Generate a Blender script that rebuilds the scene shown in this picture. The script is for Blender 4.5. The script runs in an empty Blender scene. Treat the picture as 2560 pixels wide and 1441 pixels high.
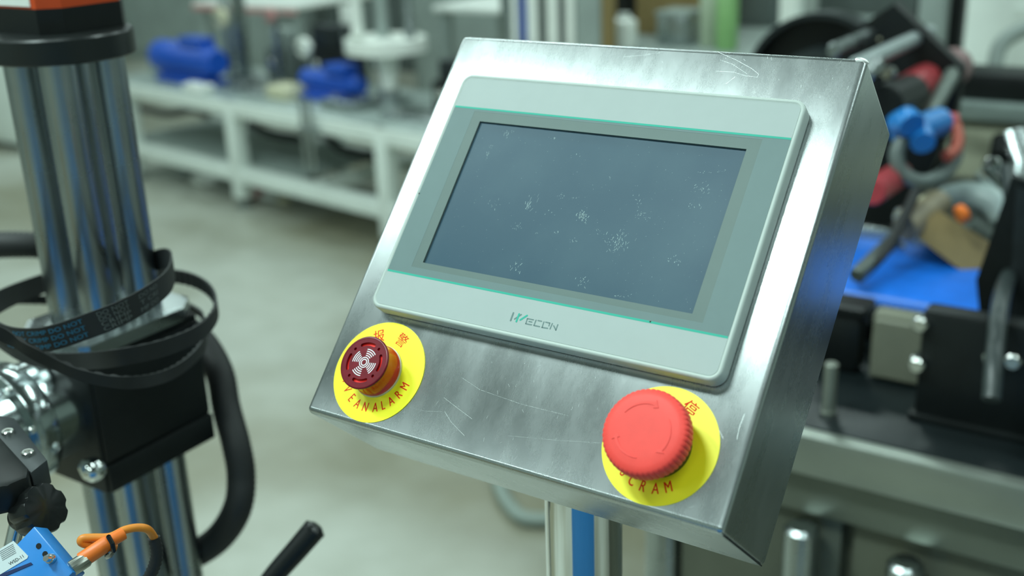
import bpy, bmesh, math, random
from mathutils import Matrix, Vector, Euler
random.seed(7)
R90 = math.pi/2
# ------------------------------------------------------------------ camera
CAM = Vector((0.27611378, -0.47650184, 1.51546906))
RIGHT = Vector((0.83591948, 0.54780265, -0.03392463))
UP = Vector((-0.16310472, 0.30695654, 0.93764308))
FWD = Vector((-0.52405674, 0.77826085, -0.34594016))
FPX = 2830.78
scn = bpy.context.scene
cd = bpy.data.cameras.new('camera'); cam = bpy.data.objects.new('camera', cd)
scn.collection.objects.link(cam)
m = Matrix.Identity(4)
for i in range(3):
    m[i][0] = RIGHT[i]; m[i][1] = UP[i]; m[i][2] = -FWD[i]; m[i][3] = CAM[i]
cam.matrix_world = m
cd.sensor_width = 36; cd.lens = 36*FPX/2560; cd.clip_start = 0.02; cd.clip_end = 60
cd.dof.use_dof = True; cd.dof.focus_distance = 0.555; cd.dof.aperture_fstop = 5.8
scn.camera = cam
# ------------------------------------------------------------------ view, world, lights
scn.view_settings.view_transform = 'Standard'; scn.view_settings.look = 'None'
scn.view_settings.gamma = 1.0; scn.view_settings.use_curve_mapping = False
scn.view_settings.exposure = -0.84
w = bpy.data.worlds.new('hall_air'); scn.world = w; w.use_nodes = True
w.node_tree.nodes['Background'].inputs[0].default_value = (0.55, 0.68, 0.64, 1)
w.node_tree.nodes['Background'].inputs[1].default_value = 0.3
TINT = (0.79, 1.0, 0.96)
LAMPS = []           # (x, y, z, length, width, rot, watts)
for x in (-7.2, -4.6, -2.2, 0.9, 3.4):
    for y in (-3.9, 1.5, 3.7, 6.2):
        LAMPS.append((x, y, 4.0, 1.5, 0.22, 0.0, 46))
LAMPS += [(-2.14, -0.86, 4.0, 0.72, 0.30, math.radians(-18), 105), (-0.84, -1.20, 4.0, 0.80, 0.32, math.radians(-14), 125),
          (-4.7, -1.0, 4.0, 1.5, 0.22, 0, 46), (1.4, -1.1, 4.0, 1.5, 0.22, 0, 40)]

# ------------------------------------------------------------------ pixel rays -> world points
def ray(px, py):
    return RIGHT*((px-1280)/FPX) - UP*((py-720.5)/FPX) + FWD
def at(px, py, d): return CAM + ray(px, py)*d
def on_y(px, py, c):
    r = ray(px, py); return CAM + r*((c-CAM.y)/r.y)
def on_z(px, py, c):
    r = ray(px, py); return CAM + r*((c-CAM.z)/r.z)
# panel frame: x across, y up the slope, z out of the panel
ORG = Vector((0, 0, 1.35)); TILT = math.radians(42)
PX = Vector((1, 0, 0)); PV = Vector((0, math.sin(TILT), math.cos(TILT))); PN = Vector((0, -math.cos(TILT), math.sin(TILT)))
PM = Matrix.Identity(4)
for i in range(3):
    PM[i][0] = PX[i]; PM[i][1] = PV[i]; PM[i][2] = PN[i]; PM[i][3] = ORG[i]
def uv(px, py, h=0.0):
    r = ray(px, py); o = ORG + PN*h*0.001
    p = CAM + r*((o-CAM).dot(PN)/r.dot(PN)) - ORG
    return (p.dot(PX), p.dot(PV))

# ------------------------------------------------------------------ materials
MATS = {}
def mat(name, col, rough=0.5, metal=0.0, var=0.0, vscale=30.0, bump=0.0, bscale=200.0, stretch=(1, 1, 1), aniso=0.0,
        spec=0.5, trans=0.0, coat=0.0, emit=None, rvar=0.0, col2=None, sss=0.0):
    if name in MATS: return MATS[name]
    M = bpy.data.materials.new(name); M.use_nodes = True; nt = M.node_tree; b = nt.nodes['Principled BSDF']
    b.inputs['Base Color'].default_value = (*col, 1); b.inputs['Roughness'].default_value = rough
    b.inputs['Metallic'].default_value = metal; b.inputs['Specular IOR Level'].default_value = spec
    b.inputs['Transmission Weight'].default_value = trans; b.inputs['Coat Weight'].default_value = coat
    if sss: b.inputs['Subsurface Weight'].default_value = sss; b.inputs['Subsurface Radius'].default_value = (.004, .001, .001)
    tc = nt.nodes.new('ShaderNodeTexCoord'); mp = nt.nodes.new('ShaderNodeMapping')
    nt.links.new(tc.outputs['Object'], mp.inputs[0]); mp.inputs['Scale'].default_value = stretch
    def noise(sc, det=4, rgh=0.6):
        n = nt.nodes.new('ShaderNodeTexNoise'); n.inputs['Scale'].default_value = sc; n.inputs['Detail'].default_value = det
        n.inputs['Roughness'].default_value = rgh; nt.links.new(mp.outputs[0], n.inputs['Vector']); return n
    if var or col2:
        n = noise(vscale); rmp = nt.nodes.new('ShaderNodeValToRGB')
        c2 = col2 or tuple(min(1, c*(1+var)) for c in col); c1 = col if col2 else tuple(c*(1-var) for c in col)
        rmp.color_ramp.elements[0].position = 0.35; rmp.color_ramp.elements[1].position = 0.65
        rmp.color_ramp.elements[0].color = (*c1, 1); rmp.color_ramp.elements[1].color = (*c2, 1)
        nt.links.new(n.outputs['Fac'], rmp.inputs[0]); nt.links.new(rmp.outputs[0], b.inputs['Base Color'])
    if rvar:
        n = noise(vscale*0.7, 5); mr = nt.nodes.new('ShaderNodeMapRange')
        mr.inputs['From Min'].default_value = 0.3; mr.inputs['From Max'].default_value = 0.7
        mr.inputs['To Min'].default_value = max(0, rough-rvar); mr.inputs['To Max'].default_value = rough+rvar
        nt.links.new(n.outputs['Fac'], mr.inputs['Value']); nt.links.new(mr.outputs[0], b.inputs['Roughness'])
    if bump:
        n = noise(bscale, 3); bp = nt.nodes.new('ShaderNodeBump'); bp.inputs['Strength'].default_value = bump
        bp.inputs['Distance'].default_value = 0.001
        nt.links.new(n.outputs['Fac'], bp.inputs['Height']); nt.links.new(bp.outputs[0], b.inputs['Normal'])
    if aniso:
        b.inputs['Anisotropic'].default_value = aniso
        tg = nt.nodes.new('ShaderNodeTangent'); tg.direction_type = 'UV_MAP'; tg.uv_map = 'grain'
        nt.links.new(tg.outputs[0], b.inputs['Tangent'])
    if emit:
        b.inputs['Emission Color'].default_value = (*emit[0], 1); b.inputs['Emission Strength'].default_value = emit[1]
    MATS[name] = M; return M

def stainless_brushed():
    """brushed sheet: grain along local y, mottled roughness, fine scratches"""
    M = bpy.data.materials.new('brushed_stainless'); M.use_nodes = True; nt = M.node_tree; L = nt.links
    b = nt.nodes['Principled BSDF']; b.inputs['Metallic'].default_value = 1.0
    tc = nt.nodes.new('ShaderNodeTexCoord')
    def nz(scale, stretch, det=4, rgh=0.6, rot=0):
        mp = nt.nodes.new('ShaderNodeMapping'); mp.inputs['Scale'].default_value = stretch; mp.inputs['Rotation'].default_value = (0, 0, rot)
        n = nt.nodes.new('ShaderNodeTexNoise'); n.inputs['Scale'].default_value = scale; n.inputs['Detail'].default_value = det
        n.inputs['Roughness'].default_value = rgh
        L.new(tc.outputs['Object'], mp.inputs[0]); L.new(mp.outputs[0], n.inputs['Vector']); return n.outputs['Fac']
    grain = nz(900, (4, 0.30, 4), 3, 0.7)
    grit = nz(1100, (1.6, 0.7, 1), 2, 0.7)
    cloud = nz(16, (1.3, 0.7, 1.3), 6, 0.55)
    cloud2 = nz(60, (1.6, 0.5, 1.6), 4, 0.5)
    def mrange(src, a, bb, c, d):
        n = nt.nodes.new('ShaderNodeMapRange'); n.inputs[1].default_value = a; n.inputs[2].default_value = bb
        n.inputs[3].default_value = c; n.inputs[4].default_value = d; L.new(src, n.inputs[0]); return n.outputs[0]
    def mth(op, a, bb):
        n = nt.nodes.new('ShaderNodeMath'); n.operation = op; L.new(a, n.inputs[0])
        if isinstance(bb, float): n.inputs[1].default_value = bb
        else: L.new(bb, n.inputs[1])
        return n.outputs[0]
    r = mth('ADD', mrange(cloud, 0.3, 0.7, 0.24, 0.31), mrange(cloud2, 0.3, 0.7, -0.012, 0.015))
    r = mth('ADD', r, mrange(grain, 0.3, 0.7, -0.012, 0.012))
    L.new(r, b.inputs['Roughness'])
    ramp = nt.nodes.new('ShaderNodeValToRGB'); e = ramp.color_ramp.elements
    e[0].position = 0.3; e[0].color = (0.53, 0.57, 0.575, 1); e[1].position = 0.7; e[1].color = (0.59, 0.625, 0.63, 1)
    L.new(mth('ADD', mth('MULTIPLY', cloud2, 0.5), mth('MULTIPLY', grain, 0.5)), ramp.inputs[0]); L.new(ramp.outputs[0], b.inputs['Base Color'])
    h = mth('ADD', mth('MULTIPLY', grain, 0.8), mth('MULTIPLY', grit, 0.8))
    bp = nt.nodes.new('ShaderNodeBump'); bp.inputs['Strength'].default_value = 0.2; bp.inputs['Distance'].default_value = 0.00005
    L.new(h, bp.inputs['Height']); L.new(bp.outputs[0], b.inputs['Normal'])
    b.inputs['Anisotropic'].default_value = 0.55
    tg = nt.nodes.new('ShaderNodeTangent'); tg.direction_type = 'UV_MAP'; tg.uv_map = 'grain'; L.new(tg.outputs[0], b.inputs['Tangent'])
    return M
STEEL = stainless_brushed()

def floor_mat():
    M = bpy.data.materials.new('epoxy_floor'); M.use_nodes = True; nt = M.node_tree; L = nt.links; b = nt.nodes['Principled BSDF']
    tc = nt.nodes.new('ShaderNodeTexCoord')
    n1 = nt.nodes.new('ShaderNodeTexNoise'); n1.inputs['Scale'].default_value = 0.75; n1.inputs['Detail'].default_value = 5
    n2 = nt.nodes.new('ShaderNodeTexNoise'); n2.inputs['Scale'].default_value = 9; n2.inputs['Detail'].default_value = 6
    L.new(tc.outputs['Object'], n1.inputs['Vector']); L.new(tc.outputs['Object'], n2.inputs['Vector'])
    r = nt.nodes.new('ShaderNodeValToRGB'); e = r.color_ramp.elements
    e[0].position = 0.40; e[0].color = (0.225, 0.215, 0.15, 1); e[1].position = 0.60; e[1].color = (0.44, 0.455, 0.40, 1)
    L.new(n1.outputs['Fac'], r.inputs[0])
    r2 = nt.nodes.new('ShaderNodeValToRGB'); e = r2.color_ramp.elements
    e[0].position = 0.3; e[0].color = (0.88, 0.88, 0.86, 1); e[1].position = 0.7; e[1].color = (1, 1, 1, 1)
    L.new(n2.outputs['Fac'], r2.inputs[0])
    mx = nt.nodes.new('ShaderNodeMix'); mx.data_type = 'RGBA'; mx.blend_type = 'MULTIPLY'; mx.inputs[0].default_value = 1
    L.new(r.outputs[0], mx.inputs[6]); L.new(r2.outputs[0], mx.inputs[7]); L.new(mx.outputs[2], b.inputs['Base Color'])
    mr = nt.nodes.new('ShaderNodeMapRange'); mr.inputs[3].default_value = 0.22; mr.inputs[4].default_value = 0.42
    L.new(n2.outputs['Fac'], mr.inputs[0]); L.new(mr.outputs[0], b.inputs['Roughness'])
    return M

BLACK = mat('black_anodised', (0.006, 0.008, 0.008), 0.42, var=.15, spec=.35)
BLACKGLOSS = mat('black_gloss_plastic', (0.006, 0.007, 0.007), 0.2, var=.1)
RUBBER = mat('black_rubber', (0.012, 0.014, 0.014), 0.6, var=.2, bump=.15, bscale=900)
CHROME = mat('chrome', (0.78, 0.80, 0.79), 0.06, 1.0, var=.03, vscale=12)
CHROME2 = mat('turned_chrome', (0.45, 0.50, 0.50), 0.17, 1.0, var=.04, vscale=12)
RODM = mat('ground_steel_rod', (0.42, 0.46, 0.47), 0.28, 1.0, var=.06, vscale=14, rvar=.05)
ALU = mat('satin_aluminium', (0.42, 0.46, 0.46), 0.28, 1.0, var=.08, vscale=25, rvar=.06)
DARKMETAL = mat('dark_grey_metal', (0.035, 0.042, 0.045), 0.35, 0.6, var=.15)
SILVER = mat('bright_screw_metal', (0.72, 0.73, 0.70), 0.2, 1.0, var=.05)
WHITE = mat('white_powder_coat', (0.78, 0.84, 0.79), 0.45, var=.04, vscale=8)
CREAM = mat('cream_plastic', (0.62, 0.60, 0.42), 0.4, var=.04)
GREYPL = mat('grey_paint', (0.29, 0.34, 0.32), 0.5, var=.1, vscale=6)
GREYD = mat('dark_grey_paint', (0.09, 0.11, 0.105), 0.5, var=.15, vscale=6)
BLUEM = mat('blue_enamel', (0.006, 0.075, 0.46), 0.35, var=.1)
BLUEP = mat('blue_plastic', (0.02, 0.22, 0.62), 0.32, var=.05)
BLUEBELT = mat('blue_belt', (0.008, 0.16, 0.72), 0.38, var=.08)
ORANGE = mat('orange_plastic', (0.80, 0.17, 0.015), 0.42, var=.06)
ORANGE2 = mat('amber_cable', (0.72, 0.24, 0.02), 0.45, var=.06)
YELLOW = mat('yellow_sticker', (0.98, 0.90, 0.015), 0.38, var=.01)
REDINK = mat('red_ink', (0.78, 0.022, 0.004), 0.6, spec=.2, var=.02)
REDCAP = mat('red_button_plastic', (0.92, 0.075, 0.06), 0.48, var=.03, vscale=120, sss=.1, spec=.3)
REDD = mat('red_knob', (0.42, 0.05, 0.06), 0.35, var=.08)
BROWN = mat('cardboard', (0.28, 0.20, 0.08), 0.75, var=.08, vscale=20)
OLIVE = mat('cabinet_sheet_steel', (0.13, 0.14, 0.105), 0.42, .5, var=.12, vscale=5, rvar=.05)
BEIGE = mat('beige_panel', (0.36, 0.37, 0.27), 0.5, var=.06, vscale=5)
GREENPL = mat('green_plastic', (0.22, 0.42, 0.16), 0.4, var=.08)
WHITEPL = mat('white_plastic', (0.84, 0.87, 0.82), 0.35, var=.04)
PINK = mat('pink_trim', (0.50, 0.24, 0.23), 0.5, var=.05)

# ------------------------------------------------------------------ mesh helpers
class MB:
    def __init__(s): s.v = []; s.f = []
    def add(s, vs, fs):
        o = len(s.v); s.v += [Vector(v) for v in vs]; s.f += [tuple(i+o for i in f) for f in fs]; return s
    def bm_add(s, bm):
        bm.verts.index_update(); o = len(s.v)
        s.v += [v.co.copy() for v in bm.verts]; s.f += [tuple(v.index+o for v in f.verts) for f in bm.faces]; bm.free(); return s
    def box(s, lo, hi, bev=0.0, seg=2, M=None):
        bm = bmesh.new(); bmesh.ops.create_cube(bm, size=1)
        lo = Vector(lo); hi = Vector(hi)
        for v in bm.verts: v.co = Vector((lo[i]+(v.co[i]+.5)*(hi[i]-lo[i]) for i in range(3)))
        if bev: bmesh.ops.bevel(bm, geom=list(bm.edges), offset=bev, segments=seg, profile=0.5, affect='EDGES')
        if M: bm.transform(M)
        return s.bm_add(bm)
    def lathe(s, prof, M=None, n=48, rfun=None, closed=False):
        """prof = [(r, z)...] around local z"""
        M = M or Matrix.Identity(4); vs = []; fs = []
        for k, (r, z) in enumerate(prof):
            for i in range(n):
                a = 2*math.pi*i/n; rr = rfun(k, a, r) if rfun else r
                vs.append(M @ Vector((rr*math.cos(a), rr*math.sin(a), z)))
        for k in range(len(prof)-1):
            for i in range(n):
                j = (i+1) % n; fs.append((k*n+i, k*n+j, (k+1)*n+j, (k+1)*n+i))
        if not closed:
            fs.append(tuple(range(n))[::-1]); fs.append(tuple((len(prof)-1)*n+i for i in range(n)))
        return s.add(vs, fs)
    def cyl(s, a, b, r, r2=None, n=32, bev=0.0):
        a = Vector(a); b = Vector(b); d = b-a; L = d.length
        M = Matrix.Translation(a) @ d.to_track_quat('Z', 'Y').to_matrix().to_4x4()
        r2 = r if r2 is None else r2
        p = [(r-bev, 0), (r, bev), (r2, L-bev), (r2-bev, L)] if bev else [(r, 0), (r2, L)]
        return s.lathe(p, M, n)
    def tube(s, pts, r, n=14, ridge=None, caps=True):
        """pts list of Vectors; ridge=(pitch, depth) makes a corrugated hose"""
        pts = [Vector(p) for p in pts]; ts = []
        for i in range(len(pts)):
            t = (pts[min(i+1, len(pts)-1)]-pts[max(i-1, 0)]).normalized(); ts.append(t)
        nrm = ts[0].orthogonal().normalized(); vs = []; fs = []
        for i, p in enumerate(pts):
            nrm = (nrm-ts[i]*nrm.dot(ts[i])).normalized(); bn = ts[i].cross(nrm)
            rr = r(i/(len(pts)-1)) if callable(r) else r
            if ridge and i % 2: rr -= ridge
            for k in range(n):
                a = 2*math.pi*k/n; vs.append(p+nrm*rr*math.cos(a)+bn*rr*math.sin(a))
        for i in range(len(pts)-1):
            for k in range(n):
                j = (k+1) % n; fs.append((i*n+k, i*n+j, (i+1)*n+j, (i+1)*n+k))
        if caps: fs.append(tuple(range(n))[::-1]); fs.append(tuple((len(pts)-1)*n+k for k in range(n)))
        return s.add(vs, fs)
    def prism(s, poly, z0, z1, M=None):
        M = M or Matrix.Identity(4); n = len(poly)
        vs = [M @ Vector((x, y, z0)) for x, y in poly]+[M @ Vector((x, y, z1)) for x, y in poly]
        fs = [tuple(range(n))[::-1], tuple(range(n, 2*n))]+[(i, (i+1) % n, n+(i+1) % n, n+i) for i in range(n)]
        return s.add(vs, fs)
    def flat(s, loops, z0, t, M=None):
        """filled 2-D outline with holes, thickness t from z0"""
        cu = bpy.data.curves.new('tmp', 'CURVE'); cu.dimensions = '2D'; cu.fill_mode = 'BOTH'; cu.extrude = t/2
        for lp in loops:
            sp = cu.splines.new('POLY'); sp.points.add(len(lp)-1); sp.use_cyclic_u = True
            for p, q in zip(sp.points, lp): p.co = (q[0]*1000, q[1]*1000, 0, 1)
        cu.extrude = t*500
        ob = bpy.data.objects.new('tmp', cu); me = bpy.data.meshes.new_from_object(ob)
        M = M or Matrix.Identity(4)
        s.add([M @ Vector((v.co.x/1000, v.co.y/1000, v.co.z/1000+z0+t/2)) for v in me.vertices], [tuple(p.vertices) for p in me.polygons])
        bpy.data.objects.remove(ob); bpy.data.curves.remove(cu); bpy.data.meshes.remove(me); return s

def spline(pts, n=80, closed=False):
    """Catmull-Rom through pts"""
    pts = [Vector(p) for p in pts]; N = len(pts); out = []
    segs = N if closed else N-1
    for i in range(segs):
        if closed: p0, p1, p2, p3 = (pts[(i+k-1) % N] for k in range(4))
        else: p0, p1, p2, p3 = pts[max(i-1, 0)], pts[i], pts[i+1], pts[min(i+2, N-1)]
        k = max(2, n//segs)
        for j in range(k):
            t = j/k
            out.append(0.5*((2*p1)+(p2-p0)*t+(2*p0-5*p1+4*p2-p3)*t*t+(3*p1-p0-3*p2+p3)*t**3))
    if not closed: out.append(pts[-1].copy())
    return out
def resample(pts, step):
    out = [pts[0].copy()]; acc = 0
    for a, b in zip(pts, pts[1:]):
        d = (b-a).length
        while acc+d >= step:
            k = (step-acc)/d; a = a.lerp(b, k); out.append(a.copy()); d = (b-a).length; acc = 0
        acc += d
    return out

WM = {}
def finish(o, label=None, cat=None, group=None, kind=None):
    if label: o['label'] = label
    if cat: o['category'] = cat
    if group: o['group'] = group
    if kind: o['kind'] = kind
    return o
def empty(name, loc, label, cat, group=None):
    o = bpy.data.objects.new(name, None); scn.collection.objects.link(o); o.empty_display_size = .05
    o.location = loc; WM[o] = Matrix.Translation(loc); return finish(o, label, cat, group)
def build(name, mb, material, parent=None, mw=None, smooth=35, label=None, cat=None, group=None, kind=None, grain=False):
    me = bpy.data.meshes.new(name)
    if mw is None:
        n = len(mb.v); lo = Vector((min(v[i] for v in mb.v) for i in range(3))); hi = Vector((max(v[i] for v in mb.v) for i in range(3)))
        c = (lo+hi)/2; c.z = lo.z; mw = Matrix.Translation(c); vs = [v-c for v in mb.v]
    else: vs = mb.v
    me.from_pydata([tuple(v) for v in vs], [], mb.f); me.validate()
    bm = bmesh.new(); bm.from_mesh(me); bmesh.ops.recalc_face_normals(bm, faces=bm.faces); bm.to_mesh(me); bm.free()
    if grain:      # uv whose u axis runs across the brushing
        uvl = me.uv_layers.new(name='grain')
        for p in me.polygons:
            ax = max(range(3), key=lambda i: abs(p.normal[i]))
            for li in p.loop_indices:
                co = me.vertices[me.loops[li].vertex_index].co
                uvl.data[li].uv = (co.x, co.y) if ax == 2 else ((co.z, co.y) if ax == 0 else (co.z, co.x))
    if smooth:
        me.shade_smooth(); me.set_sharp_from_angle(angle=math.radians(smooth))
    me.materials.append(material)
    o = bpy.data.objects.new(name, me); scn.collection.objects.link(o)
    if parent is not None: o.parent = parent; o.matrix_basis = WM[parent].inverted() @ mw
    else: o.matrix_basis = mw
    WM[o] = mw
    return finish(o, label, cat, group, kind)
def copy_tree(o, off, parent=None):
    c = o.copy(); scn.collection.objects.link(c); c.parent = parent
    if parent is None: c.location = o.location+Vector(off)
    for ch in list(o.children): copy_tree(ch, off, c)
    return c
def rrect(x0, y0, x1, y1, r, n=8):
    out = []
    for cx, cy, a0 in ((x1-r, y1-r, 0), (x0+r, y1-r, 90), (x0+r, y0+r, 180), (x1-r, y0+r, 270)):
        for i in range(n+1):
            a = math.radians(a0+90*i/n); out.append((cx+r*math.cos(a), cy+r*math.sin(a)))
    return out
def circ(cx, cy, r, n=64): return [(cx+r*math.cos(2*math.pi*i/n), cy+r*math.sin(2*math.pi*i/n)) for i in range(n)]
def arcband(cx, cy, r0, r1, a0, a1, n=16, rnd=False):
    a0, a1 = math.radians(a0), math.radians(a1); out = []
    for i in range(n+1):
        a = a0+(a1-a0)*i/n; out.append((cx+r1*math.cos(a), cy+r1*math.sin(a)))
    if rnd:
        rm = (r0+r1)/2; h = (r1-r0)/2
        for i in range(1, 6):
            t = math.pi*i/6; out.append((cx+(rm+h*math.cos(t))*math.cos(a1)-h*math.sin(t)*math.sin(a1), cy+(rm+h*math.cos(t))*math.sin(a1)+h*math.sin(t)*math.cos(a1)))
    for i in range(n+1):
        a = a1+(a0-a1)*i/n; out.append((cx+r0*math.cos(a), cy+r0*math.sin(a)))
    if rnd:
        for i in range(1, 6):
            t = math.pi*i/6; out.append((cx+(rm-h*math.cos(t))*math.cos(a0)+h*math.sin(t)*math.sin(a0), cy+(rm-h*math.cos(t))*math.sin(a0)-h*math.sin(t)*math.cos(a0)))
    return out
def stroke(pts, wd, n=6):
    """rounded stroke outlines: list of capsule polygons, one per segment"""
    out = []
    for (x0, y0), (x1, y1) in zip(pts, pts[1:]):
        a = math.atan2(y1-y0, x1-x0); h = wd/2; p = []
        for i in range(n+1): t = a-R90+math.pi*i/n; p.append((x1+h*math.cos(t), y1+h*math.sin(t)))
        for i in range(n+1): t = a+R90+math.pi*i/n; p.append((x0+h*math.cos(t), y0+h*math.sin(t)))
        out.append(p)
    return out
_TX = {}
def text_geo(body, size=1.0):
    """flat text mesh, centred on its box; returns verts2d, faces, width, height"""
    if body in _TX: vs, fs = _TX[body]
    else:
        cu = bpy.data.curves.new('tmp', 'FONT'); cu.body = body; cu.size = 1; cu.resolution_u = 3
        ob = bpy.data.objects.new('tmp', cu); scn.collection.objects.link(ob)
        dg = bpy.context.evaluated_depsgraph_get(); dg.update()
        me = bpy.data.meshes.new_from_object(ob.evaluated_get(dg), depsgraph=dg)
        vs = [(v.co.x, v.co.y) for v in me.vertices]; fs = [tuple(p.vertices) for p in me.polygons]
        bpy.data.objects.remove(ob); bpy.data.curves.remove(cu); bpy.data.meshes.remove(me); _TX[body] = (vs, fs)
    xs = [v[0] for v in vs]; ys = [v[1] for v in vs]
    cx = (min(xs)+max(xs))/2; cy = (min(ys)+max(ys))/2
    return [((x-cx)*size, (y-cy)*size) for x, y in vs], fs, (max(xs)-min(xs))*size, (max(ys)-min(ys))*size
def put_text(mb, body, size, fn, sx=1.0):
    vs, fs, _, _ = text_geo(body, size); mb.add([fn(x*sx, y) for x, y in vs], fs)

# ------------------------------------------------------------------ the hall
X0, X1, Y0, Y1, H = -9.0, 6.0, -5.5, 8.5, 4.2
FL = floor_mat()
WALLM = mat('wall_paint', (0.40, 0.45, 0.42), 0.7, var=.06, vscale=1.5)
CEILM = mat('ceiling_paint', (0.17, 0.20, 0.195), 0.8, var=.04, vscale=2)
build('floor', MB().box((X0, Y0, -.1), (X1, Y1, 0)), FL, kind='structure', smooth=0)
build('ceiling', MB().box((X0, Y0, H), (X1, Y1, H+.1)), CEILM, kind='structure', smooth=0)
build('wall_back', MB().box((X0, Y1, 0), (X1, Y1+.1, H)), WALLM, kind='structure', smooth=0)
build('wall_front', MB().box((X0, Y0-.1, 0), (X1, Y0, H)), WALLM, kind='structure', smooth=0)
build('wall_left', MB().box((X0-.1, Y0, 0), (X0, Y1, H)), WALLM, kind='structure', smooth=0)
build('wall_right', MB().box((X1, Y0, 0), (X1+.1, Y1, H)), WALLM, kind='structure', smooth=0)
TUBE = mat('lamp_tube', (0.9, 0.95, 0.93), 0.5, emit=((0.80, 1.0, 0.93), 2.0))
for i, (x, y, z, l, wd, rot, W) in enumerate(LAMPS):
    r = empty('ceiling_lamp', (x, y, z), 'white linear ceiling lamp hanging above the machines in the hall', 'lamp', 'linear ceiling lamps')
    Mx = Matrix.Translation((x, y, z)) @ Matrix.Rotation(rot, 4, 'Z')
    build('housing', MB().box((-l/2-.02, -wd/2-.02, 0.012), (l/2+.02, wd/2+.02, .06), .004, 1, Mx).box((-.3, -.01, .06), (-.28, .01, H-z), 0, 1, Mx).box((.28, -.01, .06), (.3, .01, H-z), 0, 1, Mx), WHITE, r)
    build('tube', MB().cyl(Mx @ Vector((-l/2, 0, .0)), Mx @ Vector((l/2, 0, .0)), .012, n=10), TUBE, r)
    ld = bpy.data.lights.new('lamp_light', 'AREA'); ld.shape = 'RECTANGLE'; ld.size = l; ld.size_y = wd; ld.energy = W; ld.color = TINT
    lo = bpy.data.objects.new('lamp_light', ld); scn.collection.objects.link(lo)
    lo.parent = r; lo.matrix_basis = Matrix.Translation((0, 0, -.016)) @ Matrix.Rotation(rot, 4, 'Z')

# ------------------------------------------------------------------ operator pedestal
ped = empty('control_pedestal', (-.005, .03, 0), 'brushed stainless steel operator panel with touch screen and two buttons on a chrome post', 'control panel')
mm = .001
enc = MB()
bx0, bx1, by0, by1, dp = -119.5*mm, 117.6*mm, -133.8*mm, 102.8*mm, 68.4*mm
bm = bmesh.new(); bmesh.ops.create_cube(bm, size=1)
for v in bm.verts: v.co = Vector((bx0+(v.co.x+.5)*(bx1-bx0), by0+(v.co.y+.5)*(by1-by0), -dp+(v.co.z+.5)*dp))
fe = [e for e in bm.edges if all(v.co.z > -1e-6 for v in e.verts)]
se = [e for e in bm.edges if abs(e.verts[0].co.z-e.verts[1].co.z) > .01]
bmesh.ops.bevel(bm, geom=fe+se, offset=3.2*mm, segments=6, profile=0.5, affect='EDGES')
enc.bm_add(bm)
enclosure = build('enclosure', enc, STEEL, ped, PM, smooth=40, grain=True)
# welded corner seams and the blob of weld on the upper right corner
wb = MB()
for px_, py_, s_ in ((by1-1.4*mm, 0, 1),):
    wb.lathe([(.2*mm, -1*mm), (1.6*mm, -.7*mm), (2.3*mm, 0), (1.5*mm, .8*mm), (.3*mm, 1.1*mm)], Matrix.Translation((bx1-2.6*mm, by1-1.6*mm, -1.0*mm)) @ Matrix.Rotation(.5, 4, 'Y') @ Matrix.Diagonal((1.5, .8, .9, 1)), 20)
build('weld_bead', wb, mat('weld_metal', (.75, .77, .75), .45, 1.0, var=.05), enclosure, PM, label='bright weld bead on the upper right corner')
sm = MB().box((bx1-.9*mm, by0-.15*mm, -dp+1*mm), (bx1-.4*mm, by0+.5*mm, -3*mm))
build('corner_seam', sm, DARKMETAL, enclosure, PM)
# scratches
scr = MB()
def sliver(pts, wd, z=.02*mm):
    for p in stroke(pts, wd, 2): scr.flat([p], z, .02*mm)
def panel_poly(pp, h=0): return [uv(x, y, h) for x, y in pp]
for pp, wd in [([(1790, 128), (1840, 150), (1880, 172), (1897, 186), (1893, 193), (1865, 190), (1832, 180), (1790, 178)], .18),
               ([(1800, 150), (1830, 160), (1868, 185)], .15), ([(1815, 210), (1838, 192)], .2),
               ([(1112, 1030), (1128, 1056), (1161, 1090)], .22), ([(1110, 995), (1140, 1018), (1180, 1048)], .18),
               ([(1155, 945), (1200, 975), (1300, 1010), (1420, 1040)], .1), ([(1023, 1018), (1060, 1028), (1105, 1030)], .1),
               ([(1090, 1012), (1096, 1004)], .2), ([(1790, 1065), (1800, 1080), (1808, 1097)], .25),
               ([(1270, 1090), (1400, 1102), (1500, 1108)], .08), ([(1740, 1262), (1722, 1272), (1712, 1284)], .15),
               ([(1862, 1035), (1848, 1070), (1842, 1100)], .3), ([(1660, 130), (1610, 138), (1560, 142)], .12),
               ([(1043, 432), (1062, 446)], .2), ([(1052, 400), (1063, 415)], .15)]:
    sliver(panel_poly(pp), wd*mm*.42)
for _ in range(170):
    k = random.random()
    if k < .35: x, y = random.uniform(bx0+.004, bx1-.004), random.uniform(.074, by1-.004)
    elif k < .75: x, y = random.uniform(bx0+.004, bx1-.004), random.uniform(by0+.004, -.078)
    else: x, y = random.choice([random.uniform(bx0+.003, -.102), random.uniform(.102, bx1-.003)]), random.uniform(-.07, .07)
    if min(math.hypot(x-.078, y+.1036), math.hypot(x+.0834, y+.1036)) < .028: continue
    a = random.gauss(1.6, .5); l = random.uniform(.4, 2.2)*mm
    sliver([(x, y), (x+l*math.cos(a), y+l*math.sin(a))], random.uniform(.03, .06)*mm)
SCRM = mat('scratched_metal', (0.50, 0.54, 0.53), 0.42, 1.0, var=.1, vscale=300)
build('scratches', scr, SCRM, enclosure, PM, smooth=0, kind='stuff')
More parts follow.
